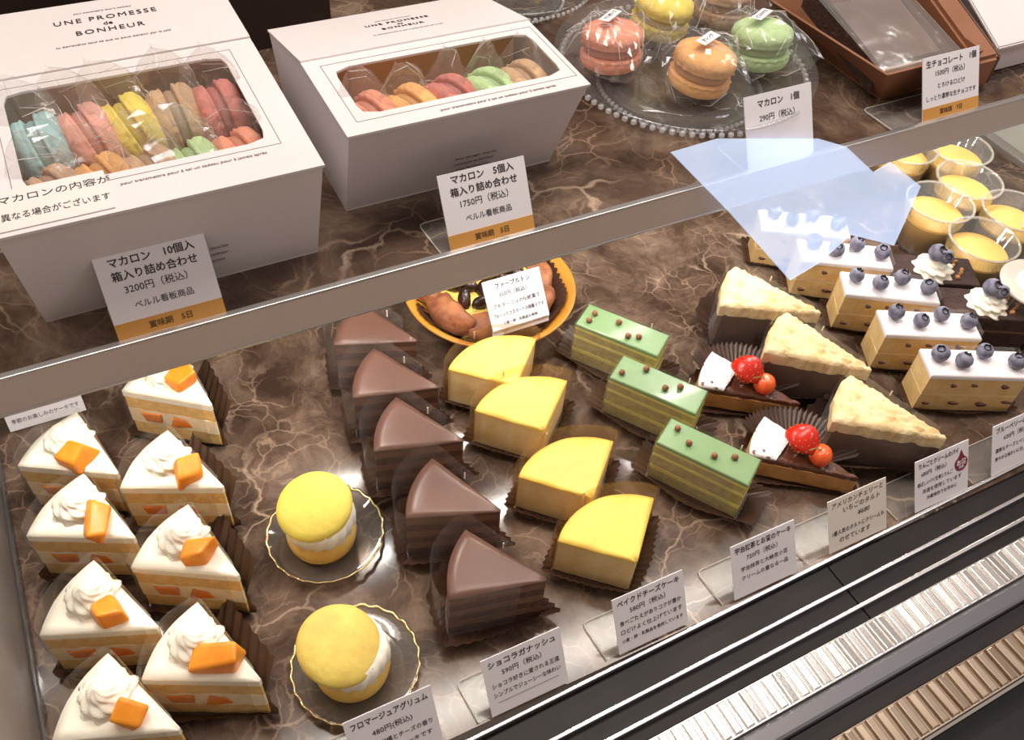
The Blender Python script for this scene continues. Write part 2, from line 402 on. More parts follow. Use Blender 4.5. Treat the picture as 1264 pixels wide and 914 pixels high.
SH = [(-.0508, .4847, 127, 0, 35, (.033, .004), 'mango shortcake slice under the folded price note by the steel wall'),
      (-.0510, .4228, 131, 4, 70, (.031, .003), 'mango shortcake slice with an upright oblong mango piece by the steel wall'),
      (-.0512, .3462, 136, 1, 10, (.034, .004), 'mango shortcake slice third from the price note in the row along the steel wall'),
      (-.0542, .2721, 137, 2, 50, (.034, .002), 'mango shortcake slice farthest from the price note along the steel wall'),
      (.0299, .5228, 121, 3, 20, (.036, -.004), 'mango shortcake slice partly hidden under the front edge of the shelf'),
      (.0179, .4404, 133, 0, 90, (.030, -.002), 'mango shortcake slice with a squarish mango piece two ahead of the shelf edge'),
      (.0079, .3621, 127, 1, 60, (.034, 0), 'mango shortcake slice with its brown paper fanned out beside the lemon macaron cake plate'),
      (-.0001, .2816, 131, 5, -30, (.032, 0), 'mango shortcake slice with a large mango wedge beside the macaron cake nearest the rail')]
TR = [proto] + [copy_tree(proto) for _ in SH[1:]]
for i, (x, y, rz, mc, mr, mp, lab) in enumerate(SH):
    o = TR[i]
    place(o, x, y, 0, rz); tag(o, lab, 'cake', 'mango shortcakes')
    obj('mango_chunk', MC[mc], M_mango, o, (mp[0], mp[1], .0625), (R(14 if i % 2 else -10), R(-12), R(mr - rz)))
    if i in (4, 5, 6, 7):
        pl = obj('paper_flap', pyd('paper_flap', [(.012 + .062 * t, -.010 - .030 * t - .016 * s - .002 * ((k + s) % 2), .002 + .024 * s * (1 - .3 * t)) for k, t in enumerate([q / 12 for q in range(13)]) for s in (0, 1)], [(2 * k, 2 * k + 2, 2 * k + 3, 2 * k + 1) for k in range(12)]), M_paper, o)

M_choct = mat('chocolate_glaze', (108, 76, 64), .36, (100, 70, 58), 20, .06, 160, spec=.5)
M_chocl = [mat('chocolate_layer', (104, 70, 54), .75, (84, 55, 42), 140, .5, 300), mat('ganache_layer', (136, 98, 78), .55, (120, 84, 66), 80, .2, 200)]
def choc_slice():
    r = empty('chocolate_slice'); RR, A = .0725, 47
    for k in range(6):
        obj('sponge_layer' if k % 2 == 0 else 'ganache_layer', wedge_layer('layer', RR, A, .002 + .0082 * k, .002 + .0082 * (k + 1), wob=.0008, rnd=0, grow=-.0004 if k % 2 else 0), M_chocl[k % 2], r)
    obj('glaze', wedge_layer('glaze', RR, A, .0512, .0555, amp=.0003, rnd=.001, grow=.0006), M_choct, r)
    fm = obj('film', wedge_film('film', RR, A, .066, off=.006, start=.30, slack=.006, flare=.002), M_film, r)
    h = R(A) / 2
    obj('film_seam', boxm('film_seam', .0012, .0006, .008), mat('seam_tape', (236, 222, 206), .3), fm, (RR * .55 * math.cos(h), -RR * .55 * math.sin(h) - .003, .055), (0, 0, 0))
    obj('paper_tray', pleated('paper_tray', wedge_poly(RR, A, 12), .014, .012, 36, seed=3), M_paper, r)
    return r
CH = [(.2115, .5256, 137), (.2077, .4686, 142), (.2035, .4084, 141), (.2015, .3357, 137), (.2060, .2692, 144)]
proto = choc_slice()
for i, (x, y, rz) in enumerate(CH):
    o = proto if i == 0 else copy_tree(proto)
    place(o, x, y, 0, rz)
    tag(o, ['dark chocolate ganache slice beside the pastry bowl, farthest from its price card', 'dark chocolate ganache slice fourth from its price card', 'dark chocolate ganache slice third from its price card', 'dark chocolate ganache slice second from its price card', 'dark chocolate ganache slice directly behind its price card'][i], 'cake', 'chocolate ganache slices')

M_cht = mat('baked_cheese_top', (248, 212, 104), .55, (236, 180, 74), 34, .3, 150, sharp=(.44, .74), sss=.05, spec=.3)
M_chs = mat('cheesecake_side', (244, 214, 156), .6, (236, 200, 136), 70, .25, 260)
def cheese_slice():
    r = empty('baked_cheesecake'); RR, A = .0615, 92
    obj('body', wedge_layer('body', RR, A, .002, .0415, wob=.0006, rnd=0, nr=12, nt=20), M_chs, r)
    obj('baked_top', wedge_layer('baked_top', RR, A, .0415, .0455, amp=.0012, fr=60, rnd=.0018, nr=14, nt=20, grow=.0003), M_cht, r)
    fm = obj('film', wedge_film('film', RR, A, .0535, off=.0045, start=.97, slack=.001), clear('tan_film', (.93, .86, .76), .08, .16, 1.42, (.78, .66, .5)), r)
    obj('film_seam', boxm('film_seam', .0006, .0011, .009), mat('seam_tape', (236, 222, 206), .3), fm, (RR + .0065, .006, .042))
    obj('paper_tray', pleated('paper_tray', wedge_poly(RR, A, 16), .010, .011, 44, seed=5), M_paper, r)
    return r
CZ = [(.2724, .4521, 92), (.2717, .3980, 89), (.2756, .3229, 90), (.2777, .2593, 92)]
proto = cheese_slice()
for i, (x, y, rz) in enumerate(CZ):
    o = proto if i == 0 else copy_tree(proto)
    place(o, x, y, 0, rz)
    tag(o, ['yellow baked cheesecake quarter touching the amber pastry bowl', 'yellow baked cheesecake quarter third from its price card', 'yellow baked cheesecake quarter second from its price card', 'yellow baked cheesecake quarter directly behind its price card'][i], 'cake', 'baked cheesecake quarters')

M_mat1 = mat('matcha_glaze', (112, 144, 88), .38, (126, 154, 106), 24, .05, 60, spec=.5, coat=.12)
M_mat2 = mat('matcha_sponge', (186, 170, 108), .85, (164, 148, 88), 150, .5, 380)
M_mat3 = mat('matcha_cream', (224, 212, 118), .55, (206, 196, 100), 90, .15, 200)
M_ball = mat('chocolate_ball', (150, 102, 70), .4, (132, 86, 58), 90)
def matcha():
    r = empty('matcha_cake'); lx, ly = .0805, .0300
    rect = lambda g: [(-lx / 2 - g, -ly / 2 - g), (lx / 2 + g, -ly / 2 - g), (lx / 2 + g, ly / 2 + g), (-lx / 2 - g, ly / 2 + g)]
    z = .002
    for nm, t, m, g in (('sponge_layer', .013, M_mat2, 0), ('cream_layer', .004, M_mat3, .0003), ('sponge_layer', .013, M_mat2, 0), ('cream_layer', .003, M_mat3, .0003), ('sponge_layer', .008, M_mat2, 0), ('cream_layer', .003, M_mat3, .0004), ('glaze', .0035, M_mat1, .0004)):
        obj(nm, prism(nm, rect(g), z, z + t, .0014 if nm == 'glaze' else 0), m, r); z += t
    v, f = [], []
    path = [(lx / 2 + .002, ly / 2 + .0015), (-lx / 2 - .0015, ly / 2 + .0015), (-lx / 2 - .0015, -ly / 2 - .0015), (lx / 2 - .01, -ly / 2 - .0015)]
    for x, y in path: v += [(x, y, .002), (x, y, z + .002)]
    fm = obj('film', pyd('film', v, [(2 * k, 2 * k + 2, 2 * k + 3, 2 * k + 1) for k in range(3)]), M_film, r)
    obj('film_seam', boxm('film_seam', .0012, .0006, .007), mat('seam_tape', (236, 222, 206), .3), fm, (.022, ly / 2 + .002, z - .003))
    obj('paper_tray', pleated('paper_tray', [(-lx / 2 + lx * q / 6, -ly / 2) for q in range(7)] + [(lx / 2 - lx * q / 6, ly / 2) for q in range(7)], .015, .010, 46, seed=8), M_paper, r)
    return r, z
ball = lathe('chocolate_ball', [(0, -.0029), (.0016, -.0025), (.0028, -.0008), (.0028, .0008), (.0016, .0025), (0, .0029)], 12)
MA = [(.3914, .4708, -53.6, [(-.030, .004), (-.031, -.007), (-.006, .005), (.008, -.007), (.017, -.003)], 'matcha cake bar with five chocolate balls beside the pastry bowl'),
      (.3862, .4006, -54.6, [(-.033, -.006), (-.016, .009), (.007, -.003), (.018, .005)], 'matcha cake bar with chocolate balls in the middle of its row'),
      (.3850, .3218, -56.5, [(-.031, .006), (-.017, -.003), (.006, -.004), (.021, .004)], 'matcha cake bar with a dull green top directly behind its price card')]
proto, zt = matcha()
TR = [proto] + [copy_tree(proto) for _ in MA[1:]]
for i, (x, y, rz, balls, lab) in enumerate(MA):
    o = TR[i]
    place(o, x, y, 0, rz); tag(o, lab, 'cake', 'matcha cake bars')
    for bx, by in balls: obj('chocolate_ball', ball, M_ball, o, (bx, by, zt + .0022))

M_piet = mat('pie_crust_top', (238, 216, 170), .8, (218, 176, 114), 44, 1.0, 190, sharp=(.45, .72))
M_pies = mat('pie_filling', (112, 82, 62), .55, (88, 62, 48), 40, .3, 160)
M_brfilm = clear('brown_film', (.55, .42, .34), .15, .16, 1.4, (.45, .33, .26))
def pie():
    r = empty('pie_slice'); RR, A = .0960, 38
    obj('filling', wedge_layer('filling', RR - .003, A, .002, .041, wob=.001, rnd=0), M_pies, r)
    obj('top_crust', wedge_layer('top_crust', RR, A, .040, .0545, amp=.0030, fr=240, rnd=.003, nr=34, nt=18, wob=.002, grow=.001), M_piet, r)
    fm = obj('film', wedge_film('film', RR, A, .058, off=.003, start=.10, slack=.001), M_film, r)
    obj('film_seam', boxm('film_seam', .0012, .0006, .006), mat('seam_tape', (236, 222, 206), .3), fm, (.055, -.0225, .054))
    obj('paper_tray', pleated('paper_tray', wedge_poly(RR, A, 14), .016, .016, 44, seed=2), M_paper, r)
    return r
proto = pie()
for i, (x, y, rz) in enumerate([(.5773, .4116, 132), (.5724, .3341, 124), (.5790, .2470, 126)]):
    o = proto if i == 0 else copy_tree(proto)
    place(o, x, y, 0, rz)
    tag(o, ['pale crusted pie slice beside the hindmost blueberry cakes', 'pale crusted pie slice between the two other pie slices', 'pale crusted pie slice just behind the card with a maroon drop'][i], 'pie', 'pale crusted pie slices')

M_sugar = mat('powdered_sugar', (236, 230, 232), .9, (120, 82, 70), 150, .9, 300, sharp=(.58, .66))
M_tart = mat('baked_tart_top', (96, 56, 38), .35, (190, 172, 166), 120, .6, 200, sharp=(.60, .70))
M_tside = mat('tart_crust', (198, 146, 88), .8, (176, 122, 68), 80, .5, 260)
M_straw = mat('strawberry_skin', (214, 48, 30), .25, (196, 34, 24), 30, .0, 200, sss=.1)
M_seed = mat('strawberry_seed', (232, 176, 90), .5)
M_cherry = mat('cherry_skin', (240, 108, 48), .16, (226, 78, 40), 70, 0, sss=.1, sharp=(.4, .6))
M_stem = mat('cherry_stem', (150, 140, 60), .6)
def sw_prof(t): return (.0135 * (math.sin(min(1, t * 1.15) * math.pi * .5 + .15) if t < .35 else (1 - ((t - .35) / .65) ** 2.1) ** .72 * .995), .026 * t)
straw = lathe('strawberry', [(0.0, 0)] + [sw_prof(q / 12) for q in range(1, 13)] + [(0, .0262)], 24, True, lambda r, z, a: (r * (1 + .04 * math.cos(3 * a)), z))
sv, sf = [], []
for i in range(9):
    t = .12 + .09 * i; r_, z_ = sw_prof(t)
    for k in range(10):
        a = 2 * math.pi * (k + .5 * (i % 2)) / 10; b = len(sv); rr = r_ * (1 + .04 * math.cos(3 * a)) + .0001
        c0 = Vector((rr * math.cos(a), rr * math.sin(a), z_)); ta = Vector((-math.sin(a), math.cos(a), 0)); n_ = Vector((math.cos(a), math.sin(a), .2)).normalized()
        sv += [c0 + ta * .0004, c0 + Vector((0, 0, .0008)), c0 - ta * .0004, c0 - Vector((0, 0, .0008)), c0 + n_ * .0004]
        sf += [(b, b + 1, b + 4), (b + 1, b + 2, b + 4), (b + 2, b + 3, b + 4), (b + 3, b, b + 4)]
seeds = pyd('seeds', sv, sf)
cherry = lathe('cherry', [(0, 0), (.005, .0008), (.0088, .004), (.0100, .0090), (.0090, .0138), (.0058, .0172), (.0022, .0174), (0, .0160)], 24)
def tart():
    r = empty('fruit_tart'); RR, A = .0945, 29
    obj('crust', wedge_layer('crust', RR, A, .004, .021, wob=.001, rnd=0, grow=.0006), M_tside, r)
    obj('baked_top', wedge_layer('baked_top', RR - .0005, A, .021, .0265, amp=.002, fr=140, rnd=.001, nr=20, wob=.001), M_tart, r)
    h = R(A) / 2
    sg = wedge_layer('sugar', .0945, A, .0262, .0295, amp=.0012, fr=150, rnd=.001, nr=20)
    bm = bmesh.new(); bm.from_mesh(sg); bmesh.ops.bisect_plane(bm, geom=bm.verts[:] + bm.edges[:] + bm.faces[:], plane_co=(.066, 0, 0), plane_no=(-1, .18, 0), clear_outer=True)
    obj('powdered_sugar', from_bm('powdered_sugar', bm, True), M_sugar, r)
    s = obj('strawberry', straw, M_straw, r, (.057, -.001, .026), (R(14), R(-8), 0)); s.scale = (1.16,) * 3; obj('seeds', seeds, M_seed, s)['kind'] = 'stuff'
    c = obj('cherry', cherry, M_cherry, r, (.035, -.001, .0262), (R(-6), R(14), 0))
    obj('stem', tube('stem', [(0, 0, .0155), (.001, .002, .020), (.004, .008, .027), (.006, .016, .034)], .0005), M_stem, c)
    v, f = [], []
    n = 56
    for k in range(n + 1):
        a = R(-152 + 140 * k / n); zz = 1 if k % 2 else -1
        cx, cy = .054, -.004
        for (q, z) in ((.016, .003), (.034 + .0010 * zz, .012 + .0009 * zz), (.052 + .0016 * zz, .021 + .0014 * zz)): v.append((cx + q * math.cos(a) * 1.05, cy + q * math.sin(a), z))
    for k in range(n):
        for j in (0, 1): f.append((3 * k + j, 3 * k + 3 + j, 3 * k + 4 + j, 3 * k + 1 + j))
    obj('paper_fan', pyd('paper_fan', v, f), M_paper, r)
    obj('paper_tray', pleated('paper_tray', wedge_poly(RR, A, 12), .008, .005, 36, seed=6), M_paper, r)
    return r
proto = tart()
for i, (x, y, rz) in enumerate([(.5088, .3433, 130), (.5024, .2569, 127)]):
    o = proto if i == 0 else copy_tree(proto)
    place(o, x, y, 0, rz)
    tag(o, ['strawberry and cherry tart slice beside the middle matcha bar', 'strawberry and cherry tart slice just behind the handwritten price card'][i], 'tart', 'strawberry and cherry tarts')

M_blue = mat('blueberry_skin', (132, 130, 146), .6, (84, 82, 102), 150, .1, 300, sharp=(.42, .68))
M_bluedk = mat('dark_blueberry_skin', (54, 54, 70), .3, (72, 74, 92), 120, 0)
M_calyx = mat('blueberry_calyx', (34, 30, 40), .7)
M_bside = mat('cake_side_cream', (234, 200, 142), .65, (222, 182, 116), 60, .3, 200)
M_btop = mat('white_glaze', (244, 238, 240), .45, (238, 228, 230), 30, .1, 120)
M_bdot = mat('baked_berry_spot', (128, 92, 76), .8, (100, 68, 62), 200)
berry = lathe('blueberry', [(0, -.0075), (.0034, -.0070), (.0066, -.0042), (.0080, 0), (.0070, .0040), (.0048, .0063), (.0034, .0066), (.0026, .0056), (0, .0052)], 20)
calyx = lathe('calyx', [(.0024, .0056), (.0033, .0076), (.0038, .0072), (.0030, .0056)], 10, False, lambda r, z, a: (r, z + .0008 * math.cos(5 * a)), closed=True)
def put_berry(par, x, y, z, rx, ry, m, s=1):
    b = obj('blueberry', berry, m, par, (x, y, z), (R(rx), R(ry), random.random() * 6)); b.scale = (s, s, s * .97)
    obj('calyx', calyx, M_calyx, b)
def blue_cake():
    r = empty('blueberry_cake'); lx, ly = .0915, .0330
    rect = lambda g: [(-lx / 2 - g, -ly / 2 - g), (lx / 2 + g, -ly / 2 - g), (lx / 2 + g, ly / 2 + g), (-lx / 2 - g, ly / 2 + g)]
    obj('bottom_layer', prism('bottom_layer', rect(0), .002, .023), M_bside, r)
    obj('cream_line', prism('cream_line', rect(-.0006), .023, .0245), M_fill, r)
    obj('upper_layer', prism('upper_layer', rect(0), .0245, .0455), M_bside, r)
    obj('glaze', prism('glaze', rect(.0005), .0455, .0505, .0022, True, 3), M_btop, r)
    rnd = random.Random(4)
    dot = lathe('berry_spot', [(0, -.0004), (.0046, -.0003), (.0050, .0003), (0, .0006)], 9, True, lambda r_, z_, a: (r_ * (1 + .25 * math.cos(2 * a + 1) + .15 * math.cos(3 * a)), z_))
    for k in range(7):
        obj('berry_spot', dot, M_bdot, r, (-.036 + .0125 * k + rnd.uniform(-.004, .004), -ly / 2 - .0002, (.034 if k % 2 else .014) + rnd.uniform(-.004, .004)), (R(90), 0, 0)).scale = (rnd.uniform(.5, 1.2), rnd.uniform(.4, .8), 1)
    v = []
    for x, y in [(lx / 2 + .0015, -ly / 2 + .004), (lx / 2 + .0015, ly / 2 + .0015), (-lx / 2 + .02, ly / 2 + .0015)]: v += [(x, y, .002), (x, y, .054)]
    obj('film', pyd('film', v, [(0, 2, 3, 1), (2, 4, 5, 3)]), M_film, r)
    obj('paper_tray', pleated('paper_tray', [(-lx / 2 + lx * q / 6, -ly / 2) for q in range(7)] + [(lx / 2 - lx * q / 6, ly / 2) for q in range(7)], .007, .007, 46, seed=9), M_paper, r)
    return r
BL = [(.6508, .5296, -30.6, 'blueberry topped white cake bar farthest from the front price cards'), (.6597, .4739, -30.5, 'blueberry topped white cake bar next to the hindmost blueberry bar'),
      (.6682, .4164, -31, 'blueberry topped white cake bar in the middle of its row'), (.6678, .3611, -26.5, 'blueberry topped white cake bar second from the front price cards'),
      (.6709, .3049, -25.6, 'blueberry topped white cake bar nearest the front price cards')]
proto = blue_cake()
for i, (x, y, rz, lab) in enumerate(BL):
    o = proto if i == 0 else copy_tree(proto)
    place(o, x, y, 0, rz); tag(o, lab, 'cake', 'blueberry cake bars')
for o in [q for q in col.objects if q.name.startswith('blueberry_cake')]:
    for (bx, by) in ((-.034, .005), (-.013, -.004), (.010, .007), (.034, -.002)):
        put_berry(o, bx + random.uniform(-.002, .002), by + random.uniform(-.0015, .0015), .0578, random.uniform(-22, 22), random.uniform(-22, 22), M_blue, random.uniform(.94, 1.06))

M_brown = mat('brownie_crumb', (70, 46, 40), .85, (52, 34, 30), 120, .8, 260)
def brownie():
    r = empty('brownie_cake')
    rect = [(-.044, -.021), (.044, -.021), (.044, .021), (-.044, .021)]
    obj('base_layer', prism('base_layer', rect, .002, .026), M_brown, r)
    obj('cream_layer', prism('cream_layer', [(x * .99, y * .98) for x, y in rect], .026, .029), mat('mocha_cream', (120, 86, 70), .6), r)
    obj('top_layer', prism('top_layer', rect, .029, .045, .002), M_brown, r)
    obj('cream_swirl', rosette('cream_swirl', .0185, .0185, 9, 2.4, 3.2), M_cream, r, (0, 0, .0445))
    nut = chunk('nut_piece', .004, .003, .003, 3, .0006)
    for k in range(5): obj('nut_piece', nut, M_tside, r, (.022 + .004 * (k % 3), -.012 + .006 * k, .0462), (k, k * 2, 0))
    obj('paper_tray', pleated('paper_tray', rect, .008, .007, 40, seed=4), M_paper, r)
    put_berry(r, -.003, .001, .0655, 20, -25, M_bluedk, 1.15); put_berry(r, .005, -.003, .0645, 30, 40, M_bluedk, .95)
    return r
proto = brownie()
for i, (x, y, lab) in enumerate([(.7230, .4238, 'brownie bar with cream swirl and berries beside the hindmost custard cups'), (.7365, .3630, 'brownie bar with cream swirl and berries beside the sticker topped custard cup')]):
    o = proto if i == 0 else copy_tree(proto)
    place(o, x + .012, y, 0, -28); tag(o, lab, 'cake', 'brownie bars with cream')

M_cust = mat('custard', (246, 200, 116), .4, (240, 188, 98), 30, .06, 80, sss=.1)
def cup():
    r = empty('custard_cup')
    pr = [(.0, .0015), (.0275, .0015), (.0285, .003), (.0345, .057), (.0366, .0582), (.0366, .0596), (.0338, .0590), (.0276, .0035), (0, .003)]
    obj('cup', lathe('cup', pr, 40), M_glass, r)
    obj('custard', lathe('custard', [(0, .0036), (.0268, .0036), (.0319, .0415), (.0314, .0422), (0, .0418)], 40), M_cust, r)
    obj('rim', lathe('rim', [(.0345, .0585), (.0368, .0583), (.0372, .0594), (.0366, .0602), (.0344, .0598)], 48, closed=True), clear('cup_rim', (.95, .94, .92), .1, .22, 1.5, (.95, .92, .86)), r)
    return r
PU = [(.905, .563, 'custard cup under the shelf edge beside the right wall'), (.868, .512, 'custard cup between the right wall trim and the pale blue reflection sheet'), (.806, .494, 'custard cup beside the pale blue reflection sheet'),
      (.804, .428, 'custard cup between the brownie bar and the sticker topped cup'), (.875, .450, 'custard cup with a white label standing by its rim'), (.800, .352, 'custard cup with a round white sticker lid'), (.845, .590, 'custard cup mostly hidden behind the shelf edge')]
proto = cup()
TR = [proto] + [copy_tree(proto) for _ in PU[1:]]
for i, (x, y, lab) in enumerate(PU):
    o = TR[i]
    place(o, x, y, 0, 0); tag(o, lab, 'dessert', 'custard cups')
    if i == 4: obj('label_tag', boxm('label_tag', .018, .0006, .022), M_white, o, (.010, -.018, .046), (R(-35), 0, R(-25)))
    if i == 5:
        ld = obj('lid', lathe('lid', [(0, .0604), (.036, .0604), (.0376, .0597), (.0376, .0617), (.0350, .0624), (.030, .0614), (0, .0614)], 40), M_acryl_edge, o)
        obj('sticker', lathe('sticker', [(0, .0615), (.022, .0615), (.022, .0618), (0, .0618)], 32, False), M_white, ld)
o = None

# macaron cream cakes on gold rimmed plates
M_yshell = mat('lemon_macaron_shell', (240, 222, 92), .6, (234, 208, 92), 40, .35, 160)
M_ybase = mat('golden_choux_base', (240, 204, 112), .6, (230, 184, 88), 50, .3, 200)
M_gold = mat('gold_rim', (214, 190, 140), .25, metal=.9)
M_pl = clear('smoked_clear_plate', (.80, .76, .72), .06, .04, 1.5)
def mcake():
    r = empty('lemon_macaron_cake')
    obj('base', lathe('base', [(0, .0015), (.021, .0015), (.0264, .006), (.0274, .013), (.0266, .020), (.023, .025), (0, .025)], 40), M_ybase, r)
    obj('cream', lathe('cream', [(0, .022), (.0240, .0230), (.0272, .0270), (.0268, .035), (.0240, .0415), (0, .0415)], 60, True, lambda q, z, a: (q * (1 + .035 * math.sin(17 * a + z * 500) + .02 * math.sin(5 * a)), z)), M_cream, r)
    s = lathe('macaron_shell', [(0, 0), (.0260, 0), (.0288, .0010), (.0294, .0030), (.0284, .0056), (.0245, .0080), (.016, .0098), (.006, .0106), (0, .0107)], 48, True, lambda q, z, a: (q * (1 + (.012 * math.sin(23 * a) if z < .002 else 0)), z + .0004 * noise.noise((q * 200 * math.cos(a), q * 200 * math.sin(a), 3))))
    sh_ = obj('macaron_shell', s, M_yshell, r, (-.003, .003, .0400), (R(10), R(-5), 0))
    return r
def gplate():
    r = empty('dessert_plate')
    obj('dish', lathe('dish', [(0, .0005), (.030, .0005), (.034, .001), (.0455, .008), (.0465, .0085), (.0455, .0092), (.0335, .0022), (0, .0013)], 60), M_pl, r)
    obj('gold_rim', lathe('gold_rim', [(.0440, .0078), (.0458, .0092), (.0462, .0098), (.0446, .0090)], 120, True, lambda q, z, a: (q + .0006 * math.sin(24 * a), z + .0005 * math.sin(24 * a)), closed=True), M_gold, r)
    return r
g0, m0 = gplate(), mcake()
PX = [(.0800, .4020, 'the mango slices'), (.0640, .2890, 'the price card at the rail')]
for i, (x, y, lab) in enumerate(PX):
    g = g0 if i == 0 else copy_tree(g0); g.location = (x, y, 0)
    tag(g, ['gold rimmed clear plate under the macaron cake farther from the rail', 'gold rimmed clear plate beside the lowest mango slice and the price card'][i], 'plate', 'gold rimmed plates')
    m = m0 if i == 0 else copy_tree(m0); m.location = (x - .003, y - .001, .0008); m.rotation_euler = (0, 0, R(-30 + 60 * i))
    tag(m, ['bright lemon macaron cream cake on the plate farther from the rail', 'golden yellow macaron cream cake on the plate nearer the rail'][i], 'cake', 'lemon macaron cream cakes')
    if i == 1:
        for ch in m.children:
            if ch.name.startswith('macaron_shell'):
                ch.data = ch.data.copy(); ch.data.materials.clear(); ch.data.materials.append(mat('golden_macaron_shell', (232, 206, 100), .6, (220, 186, 90), 45, .4, 150)); ch.rotation_euler = (R(14), R(2), 0); ch.location = (-.005, .005, .0410)

# pastry in an amber bowl
M_amber = mat('amber_wood_bowl', (206, 146, 58), .38, (180, 116, 38), 18, .1, 60)
M_past = mat('folded_pastry', (176, 112, 72), .55, (128, 74, 48), 70, 1.0, 70)
bw = empty('pastry_bowl', (.3085, .5800, 0)); tag(bw, 'round amber wooden bowl with a wide rim under the shelf edge', 'bowl')
obj('dish', lathe('dish', [(0, .002), (.045, .002), (.055, .006), (.074, .030), (.0830, .0385), (.0836, .0405), (.0815, .0410), (.072, .0335), (.052, .010), (0, .008)], 64), M_amber, bw)
ps = empty('custard_pastry', (.3085, .5830, .0085)); tag(ps, 'folded brown pastry with custard and dark prunes in the amber bowl', 'pastry')
obj('custard', lathe('custard', [(0, .0), (.046, .0), (.056, .030), (.045, .034), (0, .035)], 40), mat('pale_custard', (246, 222, 120), .45, (224, 180, 84), 40, .3, 120), ps)
def fold(k):
    # one folded-over lobe of the crust, ridged along its length
    v, f = [], []; n, m = 16, 14; a0, a1 = R(-160 + 51.4 * k - 32), R(-160 + 51.4 * k + 32)
    for i in range(n + 1):
        t = i / n; a = a0 + (a1 - a0) * t; fat = .45 + .55 * math.sin(math.pi * t) ** .6
        for q in range(m):
            b = 2 * math.pi * q / m
            rr = .0128 * fat * (1 + .16 * math.sin(3 * b + 5 * t + k) + .20 * noise.noise((t * 4 + k, math.cos(b) * 1.5, math.sin(b) * 1.5)))
            r0 = .0530 + rr * 1.05 * math.cos(b) + .004 * (t - .5)
            v.append((r0 * math.cos(a), r0 * math.sin(a), .0215 + rr * 1.25 * math.sin(b) + .006 * t))
    for i in range(n):
        for q in range(m): f.append((i * m + q, i * m + (q + 1) % m, (i + 1) * m + (q + 1) % m, (i + 1) * m + q))
    f += [tuple(range(m))[::-1], tuple(n * m + q for q in range(m))]
    return pyd('pastry_fold', v, f, True)
for k in range(7): obj('pastry_fold', fold(k), M_past, ps)
pr_ = lathe('prune', [(0, -.005), (.006, -.003), (.008, .001), (.005, .005), (0, .006)], 14, True, lambda q, z, a: (q * (1 + .15 * math.sin(3 * a)), z))
for k, (x, y) in enumerate([(-.014, .014), (.004, .004), (.020, .010), (-.002, .026), (.014, .026), (-.022, .000), (.030, -.004), (.012, -.010), (-.006, .036), (.026, .026), (-.022, .026), (.034, .012), (-.012, -.012), (.020, .038), (-.034, -.016), (-.020, -.028), (-.036, .006)]):
    obj('prune', pr_, mat('prune_skin', (62, 34, 26), .3, (44, 24, 20), 60, .3, 150), ps, (x, y, .038), (k, k * .7, k)).scale = (1.3, 1.3, 1.1)
obj('paper_liner', pleated('paper_liner', [(.050 * math.cos(2 * math.pi * k / 40), .050 * math.sin(2 * math.pi * k / 40)) for k in range(40)], .022, .028, 60, seed=1), M_paper, ps)

# ================================================================== PRICE CARDS
CW, CHh = .0615, .0490
def card(x, y, z, lab, lines, stand='l', band=None, rz=0, wd=CW, ht=CHh, tilt=29, drop=False, cx=0, clear_w=.074, name='price_card', cmat=None):
    r = empty(name, (x, y, z), R(rz)); tag(r, lab, 'card', 'price cards')
    rx = R(90 - tilt)
    c = obj('card', prism('card', [(-wd / 2, 0), (wd / 2, 0), (wd / 2, ht), (-wd / 2, ht)], -.0004, .0004), cmat or M_white, r, (0, 0, .0025), (rx, 0, 0))
    for (s, size, yy, *k) in lines:
        kw = k[0] if k else {}
        letter(s, size, (kw.get('x', 0), ht * yy, .0005), c, kw.get('m'), kw.get('b', 0), kw.get('rot', 0), kw.get('sh', 0), wd * kw.get('w', .88))
    if band:
        b = obj('colour_band', prism('colour_band', [(-wd / 2, 0), (wd / 2, 0), (wd / 2, ht * .2), (-wd / 2, ht * .2)], .0004, .0006), M_orange, c)
        letter(band, .0046, (0, ht * .1, .0007), c, mat('brown_ink', (104, 70, 30), .7), .00008)
    if drop:
        pts = [(.0075 * math.sin(a) * (1 if abs(a) < 2.2 else .8), -.0075 * math.cos(a)) for a in [R(-150 + 15 * q) for q in range(21)]] + [(0, .0130)]
        d = obj('drop_badge', prism('drop_badge', pts, .0005, .0008), mat('maroon_print', (122, 36, 52), .6), c, (.022, ht * .60, 0))
        letter('お酒', .0058, (.022, ht * .60 + .0005, .0009), c, M_white, .00012); letter('使用', .003, (.022, ht * .60 - .004, .0009), c, M_white)
    # clear acrylic l-shaped stand: back plate and foot with bright cut edges
    b = obj('stand_back', prism('stand_back', [(-wd / 2 + .004, 0), (wd / 2 - .003, 0), (wd / 2 - .003, ht * .62), (-wd / 2 + .004, ht * .62)], -.0022, -.0008), M_acrylic, r, (0, 0, .0025), (rx, 0, 0))
    x0 = -wd / 2 - (clear_w - wd); x1 = wd / 2 - .008; rr = .004
    foot = [(x0 + .002, .001), (x1, .001), (x1, .034), (x0 + rr, .034), (x0 + .001, .033), (x0, .030)]
    f_ = obj('stand_foot', prism('stand_foot', foot, .0004, .0016), M_acrylic, r)
    e = [(px, py, .0017) for px, py in foot[2:] + foot[:1]]
    obj('cut_edge', tube('cut_edge', e, .00055, 5), M_acryl_edge, f_)
    return r
T, S, B = .0060, .0046, dict(b=.00008)
YC = .2175
card(.0690, .2135, 0, 'price card for the lemon macaron cakes at the rail', [('フロマージュアグリュム', .0062, .86, B), ('480円(税込)', .0056, .64), ('爽やかな柑橘とチーズの香り', S, .44), ('ふんわり軽いケーキです', S, .27)])
